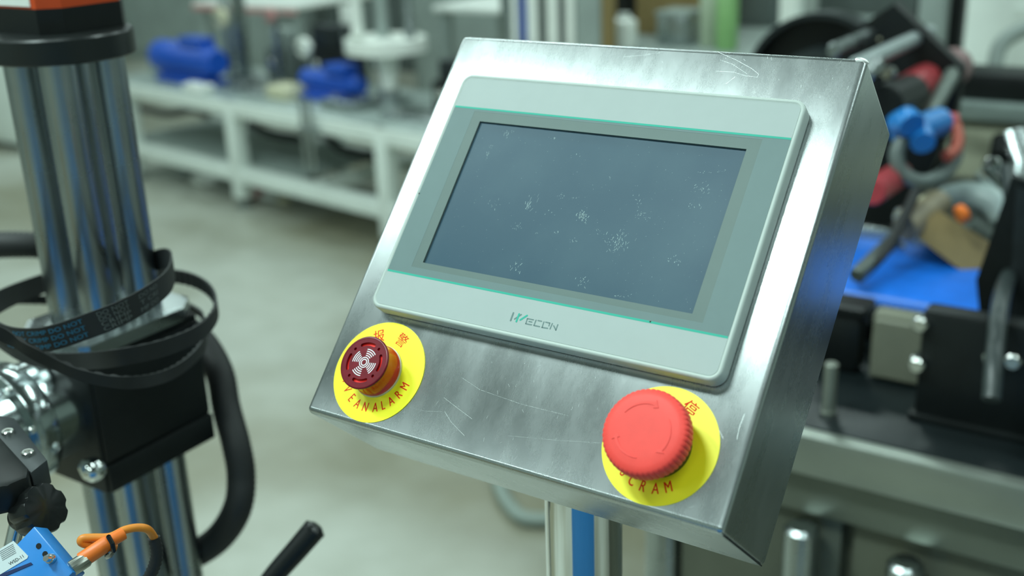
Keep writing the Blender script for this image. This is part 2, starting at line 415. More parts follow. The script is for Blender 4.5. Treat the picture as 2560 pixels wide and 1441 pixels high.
# chrome post
pc = (-.0035+.0, .006)
pc = on_y(1459, 1300, .012)
post = MB().cyl((pc.x, .012, .012), (pc.x, .012, 1.262), .0222, n=64)
build('post', post, CHROME, ped, label='mirror polished chrome post')
build('base_plate', MB().lathe([(.0, 0), (.16, 0), (.16, .008), (.155, .012), (.03, .014), (.0, .014)], Matrix.Translation((pc.x, .012, 0)), 48), ALU, ped)
build('post_collar', MB().lathe([(.0222, 1.205), (.030, 1.205), (.031, 1.208), (.031, 1.25), (.0222, 1.252)], Matrix.Translation((pc.x, .012, 0)), 48, closed=True), CHROME, ped)

# touch screen --------------------------------------------------
BEZ = mat('pale_green_grey_plastic', (0.385, 0.44, 0.43), 0.5, spec=.2, var=.015, vscale=60)
BEZ2 = mat('bezel_side_plastic', (0.47, 0.53, 0.50), 0.48, spec=.35, var=.02, vscale=60)
TEALGREY = mat('teal_grey_overlay', (0.14, 0.205, 0.205), 0.45, spec=.18, var=.02, vscale=80)
TEALWIN = mat('window_border_film', (0.125, 0.175, 0.165), 0.42, spec=.16, var=.02, vscale=80)
MINT = mat('mint_stripe', (0.04, 0.40, 0.30), 0.5, spec=.15, var=.02)
LOGOG = mat('logo_grey', (0.15, 0.22, 0.215), 0.5, spec=.15, var=.02)
def screen_mat():
    M = bpy.data.materials.new('dark_lcd_glass'); M.use_nodes = True; nt = M.node_tree; L = nt.links; b = nt.nodes['Principled BSDF']
    tc = nt.nodes.new('ShaderNodeTexCoord'); n = nt.nodes.new('ShaderNodeTexNoise'); n.inputs['Scale'].default_value = 24; n.inputs['Detail'].default_value = 7
    L.new(tc.outputs['Object'], n.inputs['Vector']); r = nt.nodes.new('ShaderNodeValToRGB'); e = r.color_ramp.elements
    e[0].position = .42; e[0].color = (0.036, 0.082, 0.120, 1); e[1].position = .95; e[1].color = (0.06, 0.115, 0.15, 1)
    L.new(n.outputs['Fac'], r.inputs[0]); L.new(r.outputs[0], b.inputs['Base Color'])
    n2 = nt.nodes.new('ShaderNodeTexNoise'); n2.inputs['Scale'].default_value = 3000; L.new(tc.outputs['Object'], n2.inputs['Vector'])
    bp = nt.nodes.new('ShaderNodeBump'); bp.inputs['Strength'].default_value = .12; bp.inputs['Distance'].default_value = .0001
    L.new(n2.outputs['Fac'], bp.inputs['Height']); L.new(bp.outputs[0], b.inputs['Normal'])
    b.inputs['Roughness'].default_value = .36; b.inputs['Specular IOR Level'].default_value = .12
    return M
hx0, hx1, hy0, hy1 = -99.6*mm, 99.4*mm, -72.3*mm, 72.1*mm
def loops(profile, x0, y0, x1, y1, r, n=8, cap=True):
    """sweep (inset, z) profile round a rounded rectangle"""
    mb = MB(); vs = []; N = 4*(n+1)
    for ins, z in profile:
        vs += [Vector((x, y, z)) for x, y in rrect(x0+ins, y0+ins, x1-ins, y1-ins, max(r-ins, .2*mm), n)]
    fs = []
    for k in range(len(profile)-1):
        for i in range(N):
            j = (i+1) % N; fs.append((k*N+i, k*N+j, (k+1)*N+j, (k+1)*N+i))
    if cap: fs.append(tuple((len(profile)-1)*N+i for i in range(N)))
    return mb.add(vs, fs)
R_ = 6.5*mm
gask = build('touch_screen', loops([(.9*mm, 0), (.9*mm, 1.1*mm), (2*mm, 1.1*mm)], hx0, hy0, hx1, hy1, R_), BLACK, ped, PM, label='grey framed touch screen unit with dark display')
frame = build('bezel_frame', loops([(1.2*mm, 1.0*mm), (.1*mm, 1.0*mm), (0, 1.3*mm), (0, 7.2*mm), (.25*mm, 8.2*mm), (.9*mm, 8.9*mm), (1.5*mm, 9*mm), (2.1*mm, 8.9*mm), (2.45*mm, 8.5*mm), (2.6*mm, 8.5*mm), (2.6*mm, 7.5*mm)], hx0, hy0, hx1, hy1, R_, cap=False), BEZ2, gask, PM, smooth=50)
fx0, fx1, fy0, fy1 = hx0+2.55*mm, hx1-2.55*mm, hy0+2.55*mm, hy1-2.55*mm
gy = (50.2*mm, 51.3*mm)
def band(y0, y1, up):
    rr = rrect(fx0, y0, fx1, y1, 4*mm, 8)
    # square off the inner corners
    return [(x, y) for x, y in rr if ((y > (y0+y1)/2) == up)] + ([(fx0, y0), (fx1, y0)] if up else [(fx1, y1), (fx0, y1)])
face = MB()
up_ = [(x, y) for x, y in rrect(fx0, gy[0], fx1, fy1, 4*mm) if y > .06]+[(fx0, gy[0]), (fx1, gy[0])]
lo_ = [(fx1, -gy[0]), (fx0, -gy[0])]+[(x, y) for x, y in rrect(fx0, fy0, fx1, -gy[0], 4*mm) if y < -.06]
face.flat([up_], 8.3*mm, .35*mm)
build('upper_band', face, BEZ, gask, PM, smooth=0)
lowb = build('lower_band', MB().flat([lo_], 8.3*mm, .35*mm), BEZ, gask, PM, smooth=0)
DX, DY0, DY1 = 77.0*mm, -42.9*mm, 43.1*mm
build('overlay_border', MB().flat([[(fx0, -gy[0]), (fx1, -gy[0]), (fx1, gy[0]), (fx0, gy[0])], [(-83*mm, -46.3*mm), (-83*mm, 49*mm), (83.2*mm, 49*mm), (83.2*mm, -46.3*mm)]], 8.3*mm, .33*mm), TEALGREY, gask, PM, smooth=0, label='teal grey overlay around the window')
build('window_border', MB().flat([[(-83*mm, -46.3*mm), (83.2*mm, -46.3*mm), (83.2*mm, 49*mm), (-83*mm, 49*mm)], [(-DX, DY0), (-DX, DY1), (DX, DY1), (DX, DY0)]], 8.25*mm, .33*mm), TEALWIN, gask, PM, smooth=0)
rc = MB()
for p, q in (((-DX, DY0), (DX, DY0)), ((DX, DY0), (DX, DY1)), ((DX, DY1), (-DX, DY1)), ((-DX, DY1), (-DX, DY0))):
    rc.add([(p[0], p[1], 8.5*mm), (q[0], q[1], 8.5*mm), (q[0], q[1], 7.0*mm), (p[0], p[1], 7.0*mm)], [(0, 1, 2, 3)])
build('recess_wall', rc, TEALWIN, gask, PM, smooth=0)
disp = build('display', MB().flat([[(-DX-.5*mm, DY0-.5*mm), (DX+.5*mm, DY0-.5*mm), (DX+.5*mm, DY1+.5*mm), (-DX-.5*mm, DY1+.5*mm)]], 6.9*mm, .5*mm), screen_mat(), gask, PM, smooth=0, label='switched off dark blue display')
for s_ in (1, -1):
    a, b_ = (gy[0], gy[1]) if s_ > 0 else (-gy[1], -gy[0])
    build('mint_stripe', MB().flat([[(fx0+.1*mm, a), (fx1-.1*mm, a), (fx1-.1*mm, b_), (fx0+.1*mm, b_)]], 8.45*mm, .24*mm), MINT, gask, PM, smooth=0)
# dust and fingerprints on the display
sp = MB(); flk = []
def z8(x, y): return (1200+x/2.771, 280+y/2.771)
def fleck(u, v, l, wd, a, z=7.42*mm):
    for p in stroke([(u, v), (u+l*math.cos(a), v+l*math.sin(a))], wd, 2): sp.add([(x, y, z) for x, y in p], [tuple(range(len(p)))])
for (x, y, rx, ry, n, ang, l) in [(190, 145, 40, 25, 16, 1.2, 1.2), (517, 183, 8, 12, 5, 1.5, .9), (75, 245, 22, 12, 7, 1.5, .6), (52, 305, 6, 20, 5, 1.4, 1.6), (90, 645, 50, 40, 9, 1.5, 1.3),
        (345, 660, 45, 70, 16, 1.3, 2.8), (712, 730, 40, 38, 60, 1.3, 1.2), (645, 590, 30, 20, 6, -.8, .6), (950, 900, 70, 60, 55, 1.4, 1.6), (930, 965, 60, 20, 8, 1.4, 1.2),
        (1550, 535, 55, 40, 26, 1.2, 1.0), (1490, 655, 50, 20, 9, 1., .7), (1095, 640, 30, 50, 8, 1.5, 1.1), (1120, 715, 70, 35, 26, .6, .6), (815, 820, 20, 22, 6, -.9, .8),
        (640, 885, 40, 30, 10, -.8, .8), (260, 800, 30, 25, 14, 1, .7), (395, 840, 20, 12, 4, 1, .8), (535, 840, 20, 15, 5, 1.5, .8), (235, 1085, 50, 40, 12, 1.4, 1.6), (705, 1180, 40, 40, 16, 1.4, 1.3),
        (1600, 415, 120, 16, 16, 0, .5), (470, 700, 50, 20, 7, 1.2, .7), (660, 300, 50, 20, 5, 1, .6), (1340, 1030, 60, 30, 14, 1.5, .9), (960, 1280, 60, 20, 10, .4, .8), (560, 580, 40, 25, 14, 1, .5), (895, 455, 15, 15, 5, 1, .5), (1870, 255, 60, 8, 0, 0, 0)]:
    for _ in range(n):
        q = z8(random.gauss(x, rx*.5), random.gauss(y, ry*.5)); u, v = uv(*q, 7.4)
        if abs(u) < DX-.001 and DY0+.001 < v < DY1-.001: fleck(u, v, l*random.uniform(.2, 1)*mm, random.uniform(.07, .2)*mm, ang+random.gauss(.2, .45))
for _ in range(260):
    u, v = random.uniform(-DX+.002, DX-.002), random.uniform(DY0+.002, DY1-.002); fleck(u, v, random.uniform(.05, .3)*mm, random.uniform(.06, .15)*mm, random.uniform(0, 3))
DUST = mat('dust', (0.36, 0.47, 0.47), 0.8, var=.2, vscale=500)
build('dust', sp, DUST, gask, PM, smooth=0, kind='stuff')
for q in ((1047, 483), (1625, 804)):
    u, v = uv(*q, 9)
    build('speck', MB().lathe([(.0, 0), (.5*mm, 0), (.3*mm, .3*mm), (0, .35*mm)], Matrix.Translation((u, v, 8.6*mm)), 10), BLACK, gask, PM, label='tiny black speck of dirt')
# logo strokes
def z6(x, y): return uv(1200+x/8.533, 740+y/8.533, 8.7)
lg = MB(); lt = MB()
def st(mb, pts, wd, z=8.66*mm):
    for p in stroke([z6(*q) for q in pts], wd): mb.flat([p], z, .05*mm)
st(lg, [(712, 367), (653, 526)], .95*mm); st(lg, [(878, 402), (740, 494)], .85*mm, 8.63*mm)
st(lt, [(835, 390), (775, 548)], .98*mm, 8.68*mm); st(lt, [(1003, 422), (860, 514)], .95*mm, 8.68*mm)
lw = .62*mm
for pts in ([(1140, 512), (1012, 487), (975, 596), (1098, 620)], [(1045, 548), (1105, 560)], [(1195, 520), (1150, 632), (1270, 658)], [(1237, 527), (1313, 543)],
            [(1364, 557), (1322, 674), (1442, 694)], [(1402, 562), (1488, 582), (1470, 643)], [(1543, 592), (1494, 706)], [(1572, 640), (1618, 732), (1660, 617)]):
    st(lg, pts, lw)
build('logo_letters', lg, LOGOG, gask, PM, smooth=0, label='grey strokes of the printed logo letters')
build('logo_strokes', lt, MINT, gask, PM, smooth=0, label='mint green strokes of the printed logo')

# emergency stop ------------------------------------------------
EC = (78.2*mm, -103.6*mm); AC = (-83.4*mm, -103.6*mm)
def TM(c, z=0, rot=0): return Matrix.Translation((c[0], c[1], z)) @ Matrix.Rotation(rot, 4, 'Z')
def arc_letters(mb, c, items, z, size, rad, sx, top=False):
    for ch, ang in items:
        a = math.radians(ang); rot = a-R90 if top else a+R90
        def fn(x, y, a=a, rot=rot):
            return Vector((c[0]+rad*math.cos(a)+x*math.cos(rot)-y*math.sin(rot), c[1]+rad*math.sin(a)+x*math.sin(rot)+y*math.cos(rot), z))
        for k_ in (-1, 1): put_text(mb, ch, size, lambda x, y, k_=k_, fn=fn: fn(x+k_*.00007, y)+Vector((0, 0, k_*.00001)), sx)
def sticker(c, name):
    return loops_disc(c, 27.6*mm)
def disc_mb(c, r, z0, z1, n=96): return MB().prism(circ(c[0], c[1], r, n), z0, z1)
es = build('emergency_stop_button', MB().lathe([(15.2*mm, .2*mm), (15.2*mm, 3.2*mm), (14.4*mm, 4.0*mm), (13.6*mm, 4.2*mm), (13.4*mm, 12.6*mm), (16*mm, 13.0*mm)], TM(EC), 64), BLACKGLOSS, ped, PM, label='red mushroom emergency stop button on a yellow disc')
build('yellow_disc', disc_mb(EC, 27.6*mm, .05*mm, .45*mm), YELLOW, es, PM, smooth=0)
tx = MB(); arc_letters(tx, EC, [('S', -127), ('C', -110.5), ('R', -93.5), ('A', -76.5), ('M', -59.5)], .5*mm, 7.2*mm, 19.7*mm, .70)
build('lower_lettering', tx, REDINK, es, PM, smooth=0); tx = MB()
arc_letters(tx, EC, [('\u6025', 113), ('\u505c', 66.5)], .5*mm, 8.2*mm, 21.0*mm, .92, top=True)
build('upper_lettering', tx, REDINK, es, PM, smooth=0)
NB = 50
cap = MB()
cprof = [(15*mm, 12.4*mm), (18.6*mm, 12.6*mm), (19.3*mm, 13.2*mm), (19.45*mm, 14*mm), (19.45*mm, 18.6*mm), (19.3*mm, 19.9*mm), (18.8*mm, 21.0*mm), (17.9*mm, 21.7*mm), (15.6*mm, 22.15*mm), (11*mm, 22.3*mm), (6*mm, 22.4*mm), (1*mm, 22.4*mm)]
def knurl(k, a, r):
    w_ = (0, .25, .8, 1, 1, .85, .35, 0, 0, 0, 0, 0)[k]
    s = abs(math.sin(NB*a/2)); return r+w_*(.55*mm*(1-(1-s)**1.6)-.1*mm)
cap.lathe(cprof, TM(EC), NB*8, knurl)
capo = build('mushroom_cap', cap, REDCAP, es, PM, smooth=45)
for k, (a0, a1) in enumerate(((152, 72), (38, -42), (-84, -162))):
    ar = MB(); z = 22.05*mm; r0 = 12.2*mm
    # tapering arc (thin tail to wider head)
    n = 20; outer = []; inner = []
    for i in range(n+1):
        t = i/n; a = math.radians(a0+(a1-a0)*.86*t); wd = (.25+.75*t)*mm
        outer.append((EC[0]+(r0+wd)*math.cos(a), EC[1]+(r0+wd)*math.sin(a))); inner.append((EC[0]+(r0-wd*.4)*math.cos(a), EC[1]+(r0-wd*.4)*math.sin(a)))
    ah = math.radians(a0+(a1-a0)*.86); at_ = math.radians(a1)
    head = [(EC[0]+(r0+2.4*mm)*math.cos(ah), EC[1]+(r0+2.4*mm)*math.sin(ah)), (EC[0]+(r0-.4*mm)*math.cos(at_), EC[1]+(r0-.4*mm)*math.sin(at_)), (EC[0]+(r0-1.6*mm)*math.cos(ah), EC[1]+(r0-1.6*mm)*math.sin(ah))]
    ar.flat([outer+head+inner[::-1]], z, .48*mm)
    build('rotation_arrow', ar, REDCAP, es, PM, smooth=0)

# alarm buzzer --------------------------------------------------
LENS = mat('red_lens_plastic', (0.72, 0.055, 0.012), 0.14, trans=.35, var=.05, vscale=90, coat=.3)
LENSTOP = mat('dark_red_lens_top', (0.17, 0.005, 0.014), 0.30, var=.15, vscale=200, spec=.35, bump=.03, bscale=2500)
LENSBR = mat('bright_red_inner', (0.85, 0.012, 0.006), 0.35, var=.05)
INKW = mat('white_ink', (0.80, 0.80, 0.86), 0.5, var=.02)
al = build('alarm_buzzer', MB().lathe([(14.2*mm, .3*mm), (14.2*mm, 1.5*mm), (13*mm, 1.7*mm)], TM(AC), 64), CREAM, ped, PM, label='round red alarm buzzer lamp on a yellow disc')
build('yellow_disc', disc_mb(AC, 27.6*mm, .05*mm, .45*mm), YELLOW, al, PM, smooth=0)
build('lens_body', MB().lathe([(13.8*mm, 1.6*mm), (13.9*mm, 2.6*mm), (13.3*mm, 3.2*mm), (12.9*mm, 9*mm), (12.8*mm, 12.8*mm), (13.4*mm, 12.9*mm)], TM(AC), 64), LENS, al, PM, smooth=50)
top = MB(); rot = math.radians(13)
lps = [circ(AC[0], AC[1], 13.9*mm, 80)]
for k in range(4):
    lps.append(arcband(AC[0], AC[1], 9.1*mm, 10.9*mm, 78+90*k, 122+90*k, 12, True)[::-1])
    a = math.radians(56+90*k); lps.append(circ(AC[0]+10.2*mm*math.cos(a), AC[1]+10.2*mm*math.sin(a), .85*mm, 14)[::-1])
top.flat(lps, 13.2*mm, 1.3*mm)
ltop = build('lens_top', top, LENSTOP, al, PM, smooth=30)
build('lens_rim', MB().lathe([(13.2*mm, 12.9*mm), (14.1*mm, 13.0*mm), (14.3*mm, 13.5*mm), (14.3*mm, 14.2*mm), (13.9*mm, 14.65*mm), (13.2*mm, 14.6*mm)], TM(AC), 72, closed=True), LENSTOP, al, PM, smooth=60)
build('inner_plate', disc_mb(AC, 12.4*mm, 12.85*mm, 13.1*mm, 48), LENSBR, al, PM, smooth=0)
wv = MB()
wv.flat([circ(AC[0], AC[1], 1.9*mm, 32), circ(AC[0], AC[1], 1.35*mm, 32)[::-1]], 14.5*mm, .05*mm)
wv.flat([circ(AC[0], AC[1], 2.95*mm, 32), circ(AC[0], AC[1], 2.45*mm, 32)[::-1]], 14.5*mm, .05*mm)
for k in range(4):
    for i in range(4):
        r0 = (3.55+i*1.12)*mm; wv.flat([arcband(AC[0], AC[1], r0, r0+.5*mm, 48+90*k-2, 48+90*k+50, 14)], 14.5*mm, .05*mm)
build('sound_wave_print', wv, INKW, al, PM, smooth=0, label='white printed sound wave symbol')
tx = MB()
arc_letters(tx, AC, [('G', -168), ('I', -153), ('V', -138), ('E', -120), ('A', -104), ('N', -88), ('A', -70), ('L', -56), ('A', -42), ('R', -26.5), ('M', -11.5)], .5*mm, 7.2*mm, 19.5*mm, .66)
build('lower_lettering', tx, REDINK, al, PM, smooth=0); tx = MB()
arc_letters(tx, AC, [('\u62a5', 115), ('\u8b66', 71)], .5*mm, 7.6*mm, 20.4*mm, .95, top=True)
build('upper_lettering', tx, REDINK, al, PM, smooth=0)

# ------------------------------------------------------------------ lifting column on the left
CX, CY, HS = -.4337, .0221, .0403/2
col = empty('lifting_column', (CX, CY, 0), 'lifting column of four steel rods with black carriage block and motor on top', 'machine')
for sx in (-1, 1):
    for sy in (-1, 1):
        build('guide_rod', MB().cyl((CX+sx*HS, CY+sy*HS, .03), (CX+sx*HS, CY+sy*HS, 1.41), .0127, n=40), RODM, col)
build('base_plate', MB().box((CX-.11, CY-.11, 0), (CX+.11, CY+.11, .03), .003), DARKMETAL, col)
FLANGE = mat('black_flange', (0.010, 0.013, 0.013), 0.30, var=.1, spec=.5)
build('top_flange', MB().lathe([(.001, 1.4035), (.0490, 1.4035), (.0500, 1.4045), (.0500, 1.4195), (.0488, 1.4212), (.001, 1.4212)], Matrix.Translation((CX, CY, 0)), 72), FLANGE, col)
mot = MB(); mw_, ch = .036, .012; MC = (CX-.012, CY+.012)
poly = [(-mw_+ch, -mw_), (mw_-ch, -mw_), (mw_, -mw_+ch), (mw_, mw_-ch), (mw_-ch, mw_), (-mw_+ch, mw_), (-mw_, mw_-ch), (-mw_, -mw_+ch)]
mot.prism(poly, 1.4212, 1.4385, Matrix.Translation((MC[0], MC[1], 0)))
mo = build('motor_flange', mot, BLACK, col, smooth=0)
p2 = [(x*.97, y*.97) for x, y in poly]
build('motor_body', MB().prism(p2, 1.4385, 1.52, Matrix.Translation((MC[0], MC[1], 0))), mat('orange_red_enamel', (0.62, 0.07, 0.01), .4, var=.05), col, smooth=0, label='orange red motor housing')
build('rating_label', MB().box((MC[0]-.02, MC[1]-mw_*.97-.0006, 1.4400), (MC[0]+.018, MC[1]-mw_*.97, 1.475)), WHITEPL, col)
# carriage
bx, by_, zb, zt = .0386, .0527, 1.087, 1.198
blk = MB().box((CX-bx, CY-by_, zb), (CX+bx, CY+by_, zt), .0025, 2)
cb = build('carriage_block', blk, BLACK, col)
build('clamp_strip', MB().box((CX+bx-.001, CY-by_+.002, zb+.002), (CX+bx+.004, CY+by_-.001, zb+.024), .0015), BLACK, cb)
build('side_plate', MB().box((CX+bx-.001, CY-by_+.003, zb+.026), (CX+bx+.0025, CY+by_-.002, zt-.006), .001), BLACK, cb)
c_ = .016; pl = [(-bx-.004, -by_-.002+c_), (-bx-.004+c_, -by_-.002), (bx+.004-c_*.3, -by_-.002), (bx+.005, -by_+c_*.2), (bx+.005, by_-c_), (bx+.005-c_, by_+.003), (-bx+c_, by_+.003), (-bx-.004, by_-c_)]
build('carriage_plate', MB().prism(pl, zt, zt+.010, Matrix.Translation((CX, CY, 0))), ALU, col, smooth=0, label='satin aluminium top plate of the carriage')
def capscrew(c, axis, r, h, parent, name='screw', m_=SILVER):
    q = Vector(axis).normalized().to_track_quat('Z', 'Y').to_matrix().to_4x4(); M = Matrix.Translation(c) @ q
    mb = MB().lathe([(r, 0), (r, h*.8), (r*.85, h), (r*.45, h), (r*.42, h*.55), (.0001, h*.5)], M, 20)
    return build(name, mb, m_, parent)
capscrew((CX+.0, CY-.006, zt+.010), (0, 0, 1), .0055, .006, col, 'plate_screw')
capscrew((CX+.012, CY-.030, zt+.010), (0, 0, 1), .0055, .006, col, 'plate_screw')
capscrew((CX+.024, CY+.002, zt+.010), (0, 0, 1), .0085, .012, col, 'plate_screw', ALU)
bl_ = at(306, 1208, .80)
build('ball_head_bolt', MB().lathe([(.0001, -.008), (.005, -.0075), (.0085, -.004), (.0095, .0), (.0085, .004), (.005, .0075), (.0001, .008)], Matrix.Translation((CX+bx+.010, bl_.y+.002, bl_.z)), 24).cyl((CX+bx, bl_.y+.002, bl_.z), (CX+bx+.006, bl_.y+.002, bl_.z), .0055), CHROME, cb, label='polished round bolt head')
# chrome flange barrel, axis along y, bolted on the carriage's near side
fz = 1.149; fx = CX-.012
fy1_ = CY-by_
def ycyl(prof, n=64):
    M = Matrix.Translation((fx, 0, fz)) @ Matrix.Rotation(-R90, 4, 'X'); return MB().lathe(prof, M, n)
build('chrome_barrel', ycyl([(.034, fy1_-.105), (.0385, fy1_-.10), (.0385, fy1_-.044), (.0450, fy1_-.042), (.0460, fy1_-.040), (.0460, fy1_-.026), (.0450, fy1_-.024), (.0400, fy1_-.023), (.0400, fy1_)]), CHROME2, col, smooth=30, label='polished chrome barrel flange')
for k in range(8):
    a = 2*math.pi*(k+.3)/8
    capscrew((fx+.0422*math.cos(a), fy1_-.0420, fz+.0422*math.sin(a)), (0, -1, 0), .0026, .003, col, 'barrel_screw')

# belts --------------------------------------------------------
def ribbon(pts, wid, th, updir=Vector((0, 0, 1)), teeth=0.0, name='timing_belt', closed=True, tilt=None):
    mb = MB(); n = len(pts); vs = []; fr = []
    for i, p in enumerate(pts):
        t = (pts[(i+1) % n]-pts[(i-1) % n]).normalized() if closed else (pts[min(i+1, n-1)]-pts[max(i-1, 0)]).normalized()
        u = (updir-t*updir.dot(t)).normalized(); o = t.cross(u)       # o: outward-ish side
        fr.append((p, u, o))
        tt = th + (teeth if (teeth and (i//2) % 2) else 0)
        vs += [p+u*wid/2, p-u*wid/2, p-u*wid/2-o*tt, p+u*wid/2-o*tt]
    m_ = n if closed else n-1; fs = []
    for i in range(m_):
        a = 4*i; b = 4*((i+1) % n)
        for k in range(4): fs.append((a+k, a+(k+1) % 4, b+(k+1) % 4, b+k))
    if not closed: fs += [(0, 1, 2, 3), (4*(n-1), 4*(n-1)+3, 4*(n-1)+2, 4*(n-1)+1)]
    return mb.add(vs, fs), fr
def belt_text(fr, rows, i0, i1, wid, size, material, parent, pts, sx=1.0, reps=1):
    mb = MB(); L = [0]
    for i in range(i0, i1): L.append(L[-1]+(pts[i+1]-pts[i]).length)
    tot = L[-1]
    for r_, body in enumerate(rows):
        vs, fs, wd, hh = text_geo(body, size); yoff = wid*(.5-(r_+.5)/len(rows))*.86
        out = []
        for x, y in vs:
            s = max(0, min(tot-1e-6, tot/2+x*sx*(tot/ (wd*sx)) *.96)) if True else 0
            k = next(j for j in range(len(L)-1) if L[j+1] >= s); f = (s-L[k])/(L[k+1]-L[k]+1e-9)
            p = fr[i0+k][0].lerp(fr[i0+k+1][0], f); u = fr[i0+k][1]; o = fr[i0+k][2]
            out.append(p+u*(yoff+y)+o*.0003)
        mb.add(out, fs)
    return build('lettering', mb, material, parent, smooth=0)
# belt A: band with blue print, hangs round the rods, drawn clockwise from the far left
A_px = [(-40, 800, .72), (20, 845, .69), (110, 850, .675), (210, 820, .675), (300, 785, .68), (372, 745, .70), (425, 700, .74), (432, 655, .80), (398, 650, .86), (330, 690, .91), (230, 690, .93), (140, 700, .92), (50, 730, .86), (-20, 765, .78)]
ptsA = resample(spline([at(*p) for p in A_px], 260, True), .0025)
mbA, frA = ribbon(ptsA, .0155, .0012)
beltA = build('timing_belt', mbA, RUBBER, label='black timing belt with blue and grey print looped round the steel rods', cat='belt')
def nearest(px, py, pts):
    def prj(p):
        d = p-CAM; z = d.dot(FWD); return (1280+FPX*d.dot(RIGHT)/z, 720.5-FPX*d.dot(UP)/z, z)
    return min(range(len(pts)), key=lambda i: (prj(pts[i])[0]-px)**2+(prj(pts[i])[1]-py)**2)
BLUEINK = mat('blue_belt_ink', (0.02, 0.17, 0.30), .6, var=.05); GREYINK = mat('grey_belt_ink', (0.11, 0.13, 0.125), .6, var=.05)
iA = [nearest(x, y, ptsA) for x, y in ((14, 845), (215, 818), (245, 805), (328, 772), (348, 758), (392, 728))]
sgn = 1 if frA[iA[1]][2].dot(CAM-ptsA[iA[1]]) > 0 else -1
frA2 = [(p, u, o*sgn+ (o*0)) for p, u, o in frA]
def belt_rows(i0, i1, rows, material):
    if i0 > i1: i0, i1 = i1, i0
    belt_text([(p, u, (o if sgn > 0 else o*4.6)) for p, u, o in frA2], rows, i0, i1, .0155, .0040, material, beltA, ptsA)
belt_rows(iA[0], iA[1], ['DO NOT CRIMP DO NOT', 'DO NOT CRIMP DO NOT', 'DO NOT CRIMP DO NOT'], BLUEINK)
belt_rows(iA[2], iA[3], ['DO NOT', 'DO NOT', 'CRIMP', 'CRIMP'], GREYINK)
belt_rows(iA[4], iA[5], ['DO NO', 'T CRI', 'MP DO'], GREYINK)
B_px = [(190, 905, .73), (300, 895, .71), (420, 868, .73), (510, 825, .77), (545, 770, .82), (520, 720, .88), (450, 692, .92), (330, 690, .95), (150, 700, .95), (20, 740, .9), (-50, 800, .82), (20, 870, .76), (100, 900, .74)]
ptsB = resample(spline([at(*p) for p in B_px], 260, True), .0025)
mbB, _ = ribbon(ptsB, .0115, .0012, teeth=.001)
build('timing_belt', mbB, RUBBER, label='plain black timing belt forming the widest loop over the carriage plate', cat='belt')
C_px = [(-60, 790, .66), (40, 860, .66), (130, 910, .67), (220, 945, .68), (330, 958, .70), (430, 935, .75), (500, 880, .80), (515, 830, .84), (500, 780, .92), (400, 750, .99), (200, 750, 1.01), (20, 750, .94), (-60, 760, .78)]
ptsC = resample(spline([at(*p) for p in C_px], 280, True), .0025)
mbC, _ = ribbon(ptsC, .008, .0012, teeth=.0016, updir=Vector((0.1, -.3, 1)))
build('timing_belt', mbC, RUBBER, label='narrow toothed black belt sagging lowest across the carriage block', cat='belt')

# hoses --------------------------------------------------------
def hose(pxs, r, label, step=.0022, ridge=.0011, name='corrugated_hose', group=None):
    pts = resample(spline([at(*p) for p in pxs], 200), step)
    return build(name, MB().tube(pts, r, 18, ridge), RUBBER, label=label, cat='hose', smooth=70)
hose([(430, 800, .99), (500, 850, .97), (548, 930, .95), (566, 1020, .94), (590, 1110, .93), (603, 1190, .93), (594, 1270, .93), (552, 1340, .95), (490, 1385, .97), (400, 1420, .99), (300, 1500, 1.0)], .0122, 'black corrugated hose curving down the right side of the column', ridge=.0009)
hose([(-160, 640, .97), (-60, 618, .96), (40, 612, .96), (120, 618, .97), (190, 650, .99), (215, 720, 1.0), (230, 800, 1.0)], .0118, 'black corrugated hose entering from the left edge behind the rods', ridge=.0013)

# clamp with knob, lower left -----------------------------------
def oriented(px, py, d, ax, ay):
    """frame at a point: local x along ax, y along ay (world vectors)"""
    ax = Vector(ax).normalized(); az = ax.cross(Vector(ay)).normalized(); ay = az.cross(ax)
    M = Matrix.Identity(4); p = at(px, py, d)
    for i in range(3): M[i][0] = ax[i]; M[i][1] = ay[i]; M[i][2] = az[i]; M[i][3] = p[i]
    return M
A_ = CAM  # shorthand
def px_dir(p, q, d, d2=None): return (at(q[0], q[1], d2 or d)-at(p[0], p[1], d)).normalized()
clamp = empty('clamp_bracket', at(60, 1180, .60), 'black clamp block with two screws and knob beside the chrome barrel', 'clamp')
zc = at(118, 1150, .60).z
def zslab(pxs, z1, z0, bev=.0015):
    q = [on_z(x, y, z1) for x, y in pxs]; bm = bmesh.new()
    lo_v = [bm.verts.new((p.x, p.y, z0)) for p in q]; hi_v = [bm.verts.new((p.x, p.y, z1)) for p in q]; n = len(q)
    bm.faces.new(lo_v[::-1]); bm.faces.new(hi_v)
    for i in range(n): bm.faces.new((lo_v[i], lo_v[(i+1) % n], hi_v[(i+1) % n], hi_v[i]))
    bmesh.ops.recalc_face_normals(bm, faces=bm.faces); bmesh.ops.bevel(bm, geom=list(bm.edges), offset=bev, segments=2, profile=.5, affect='EDGES')
    return MB().bm_add(bm)
build('clamp_arm', zslab([(118, 1150), (36, 1046), (-40, 1030), (-40, 1095), (78, 1182)], zc, zc-.014, .0006), mat('arm_grey', (.045, .052, .055), .4, .3, var=.1), clamp)
for q in ((20, 1085), (70, 1137)):
    P = on_z(q[0], q[1], zc); capscrew(P, (0, 0, 1), .0035, .0022, clamp)
build('clamp_body', zslab([(72, 1166), (-8, 1078), (-90, 1090), (-90, 1235), (18, 1212), (70, 1190)], zc+.002, zc-.015, .003), BLACK, clamp)
build('clamp_shaft', MB().cyl(at(62, 1230, .60), at(18, 1420, .60), .0042, n=24), CHROME, clamp)
kn = MB(); kc = at(93, 1278, .585); kd = px_dir((98, 1275), (56, 1292), .60, .607)
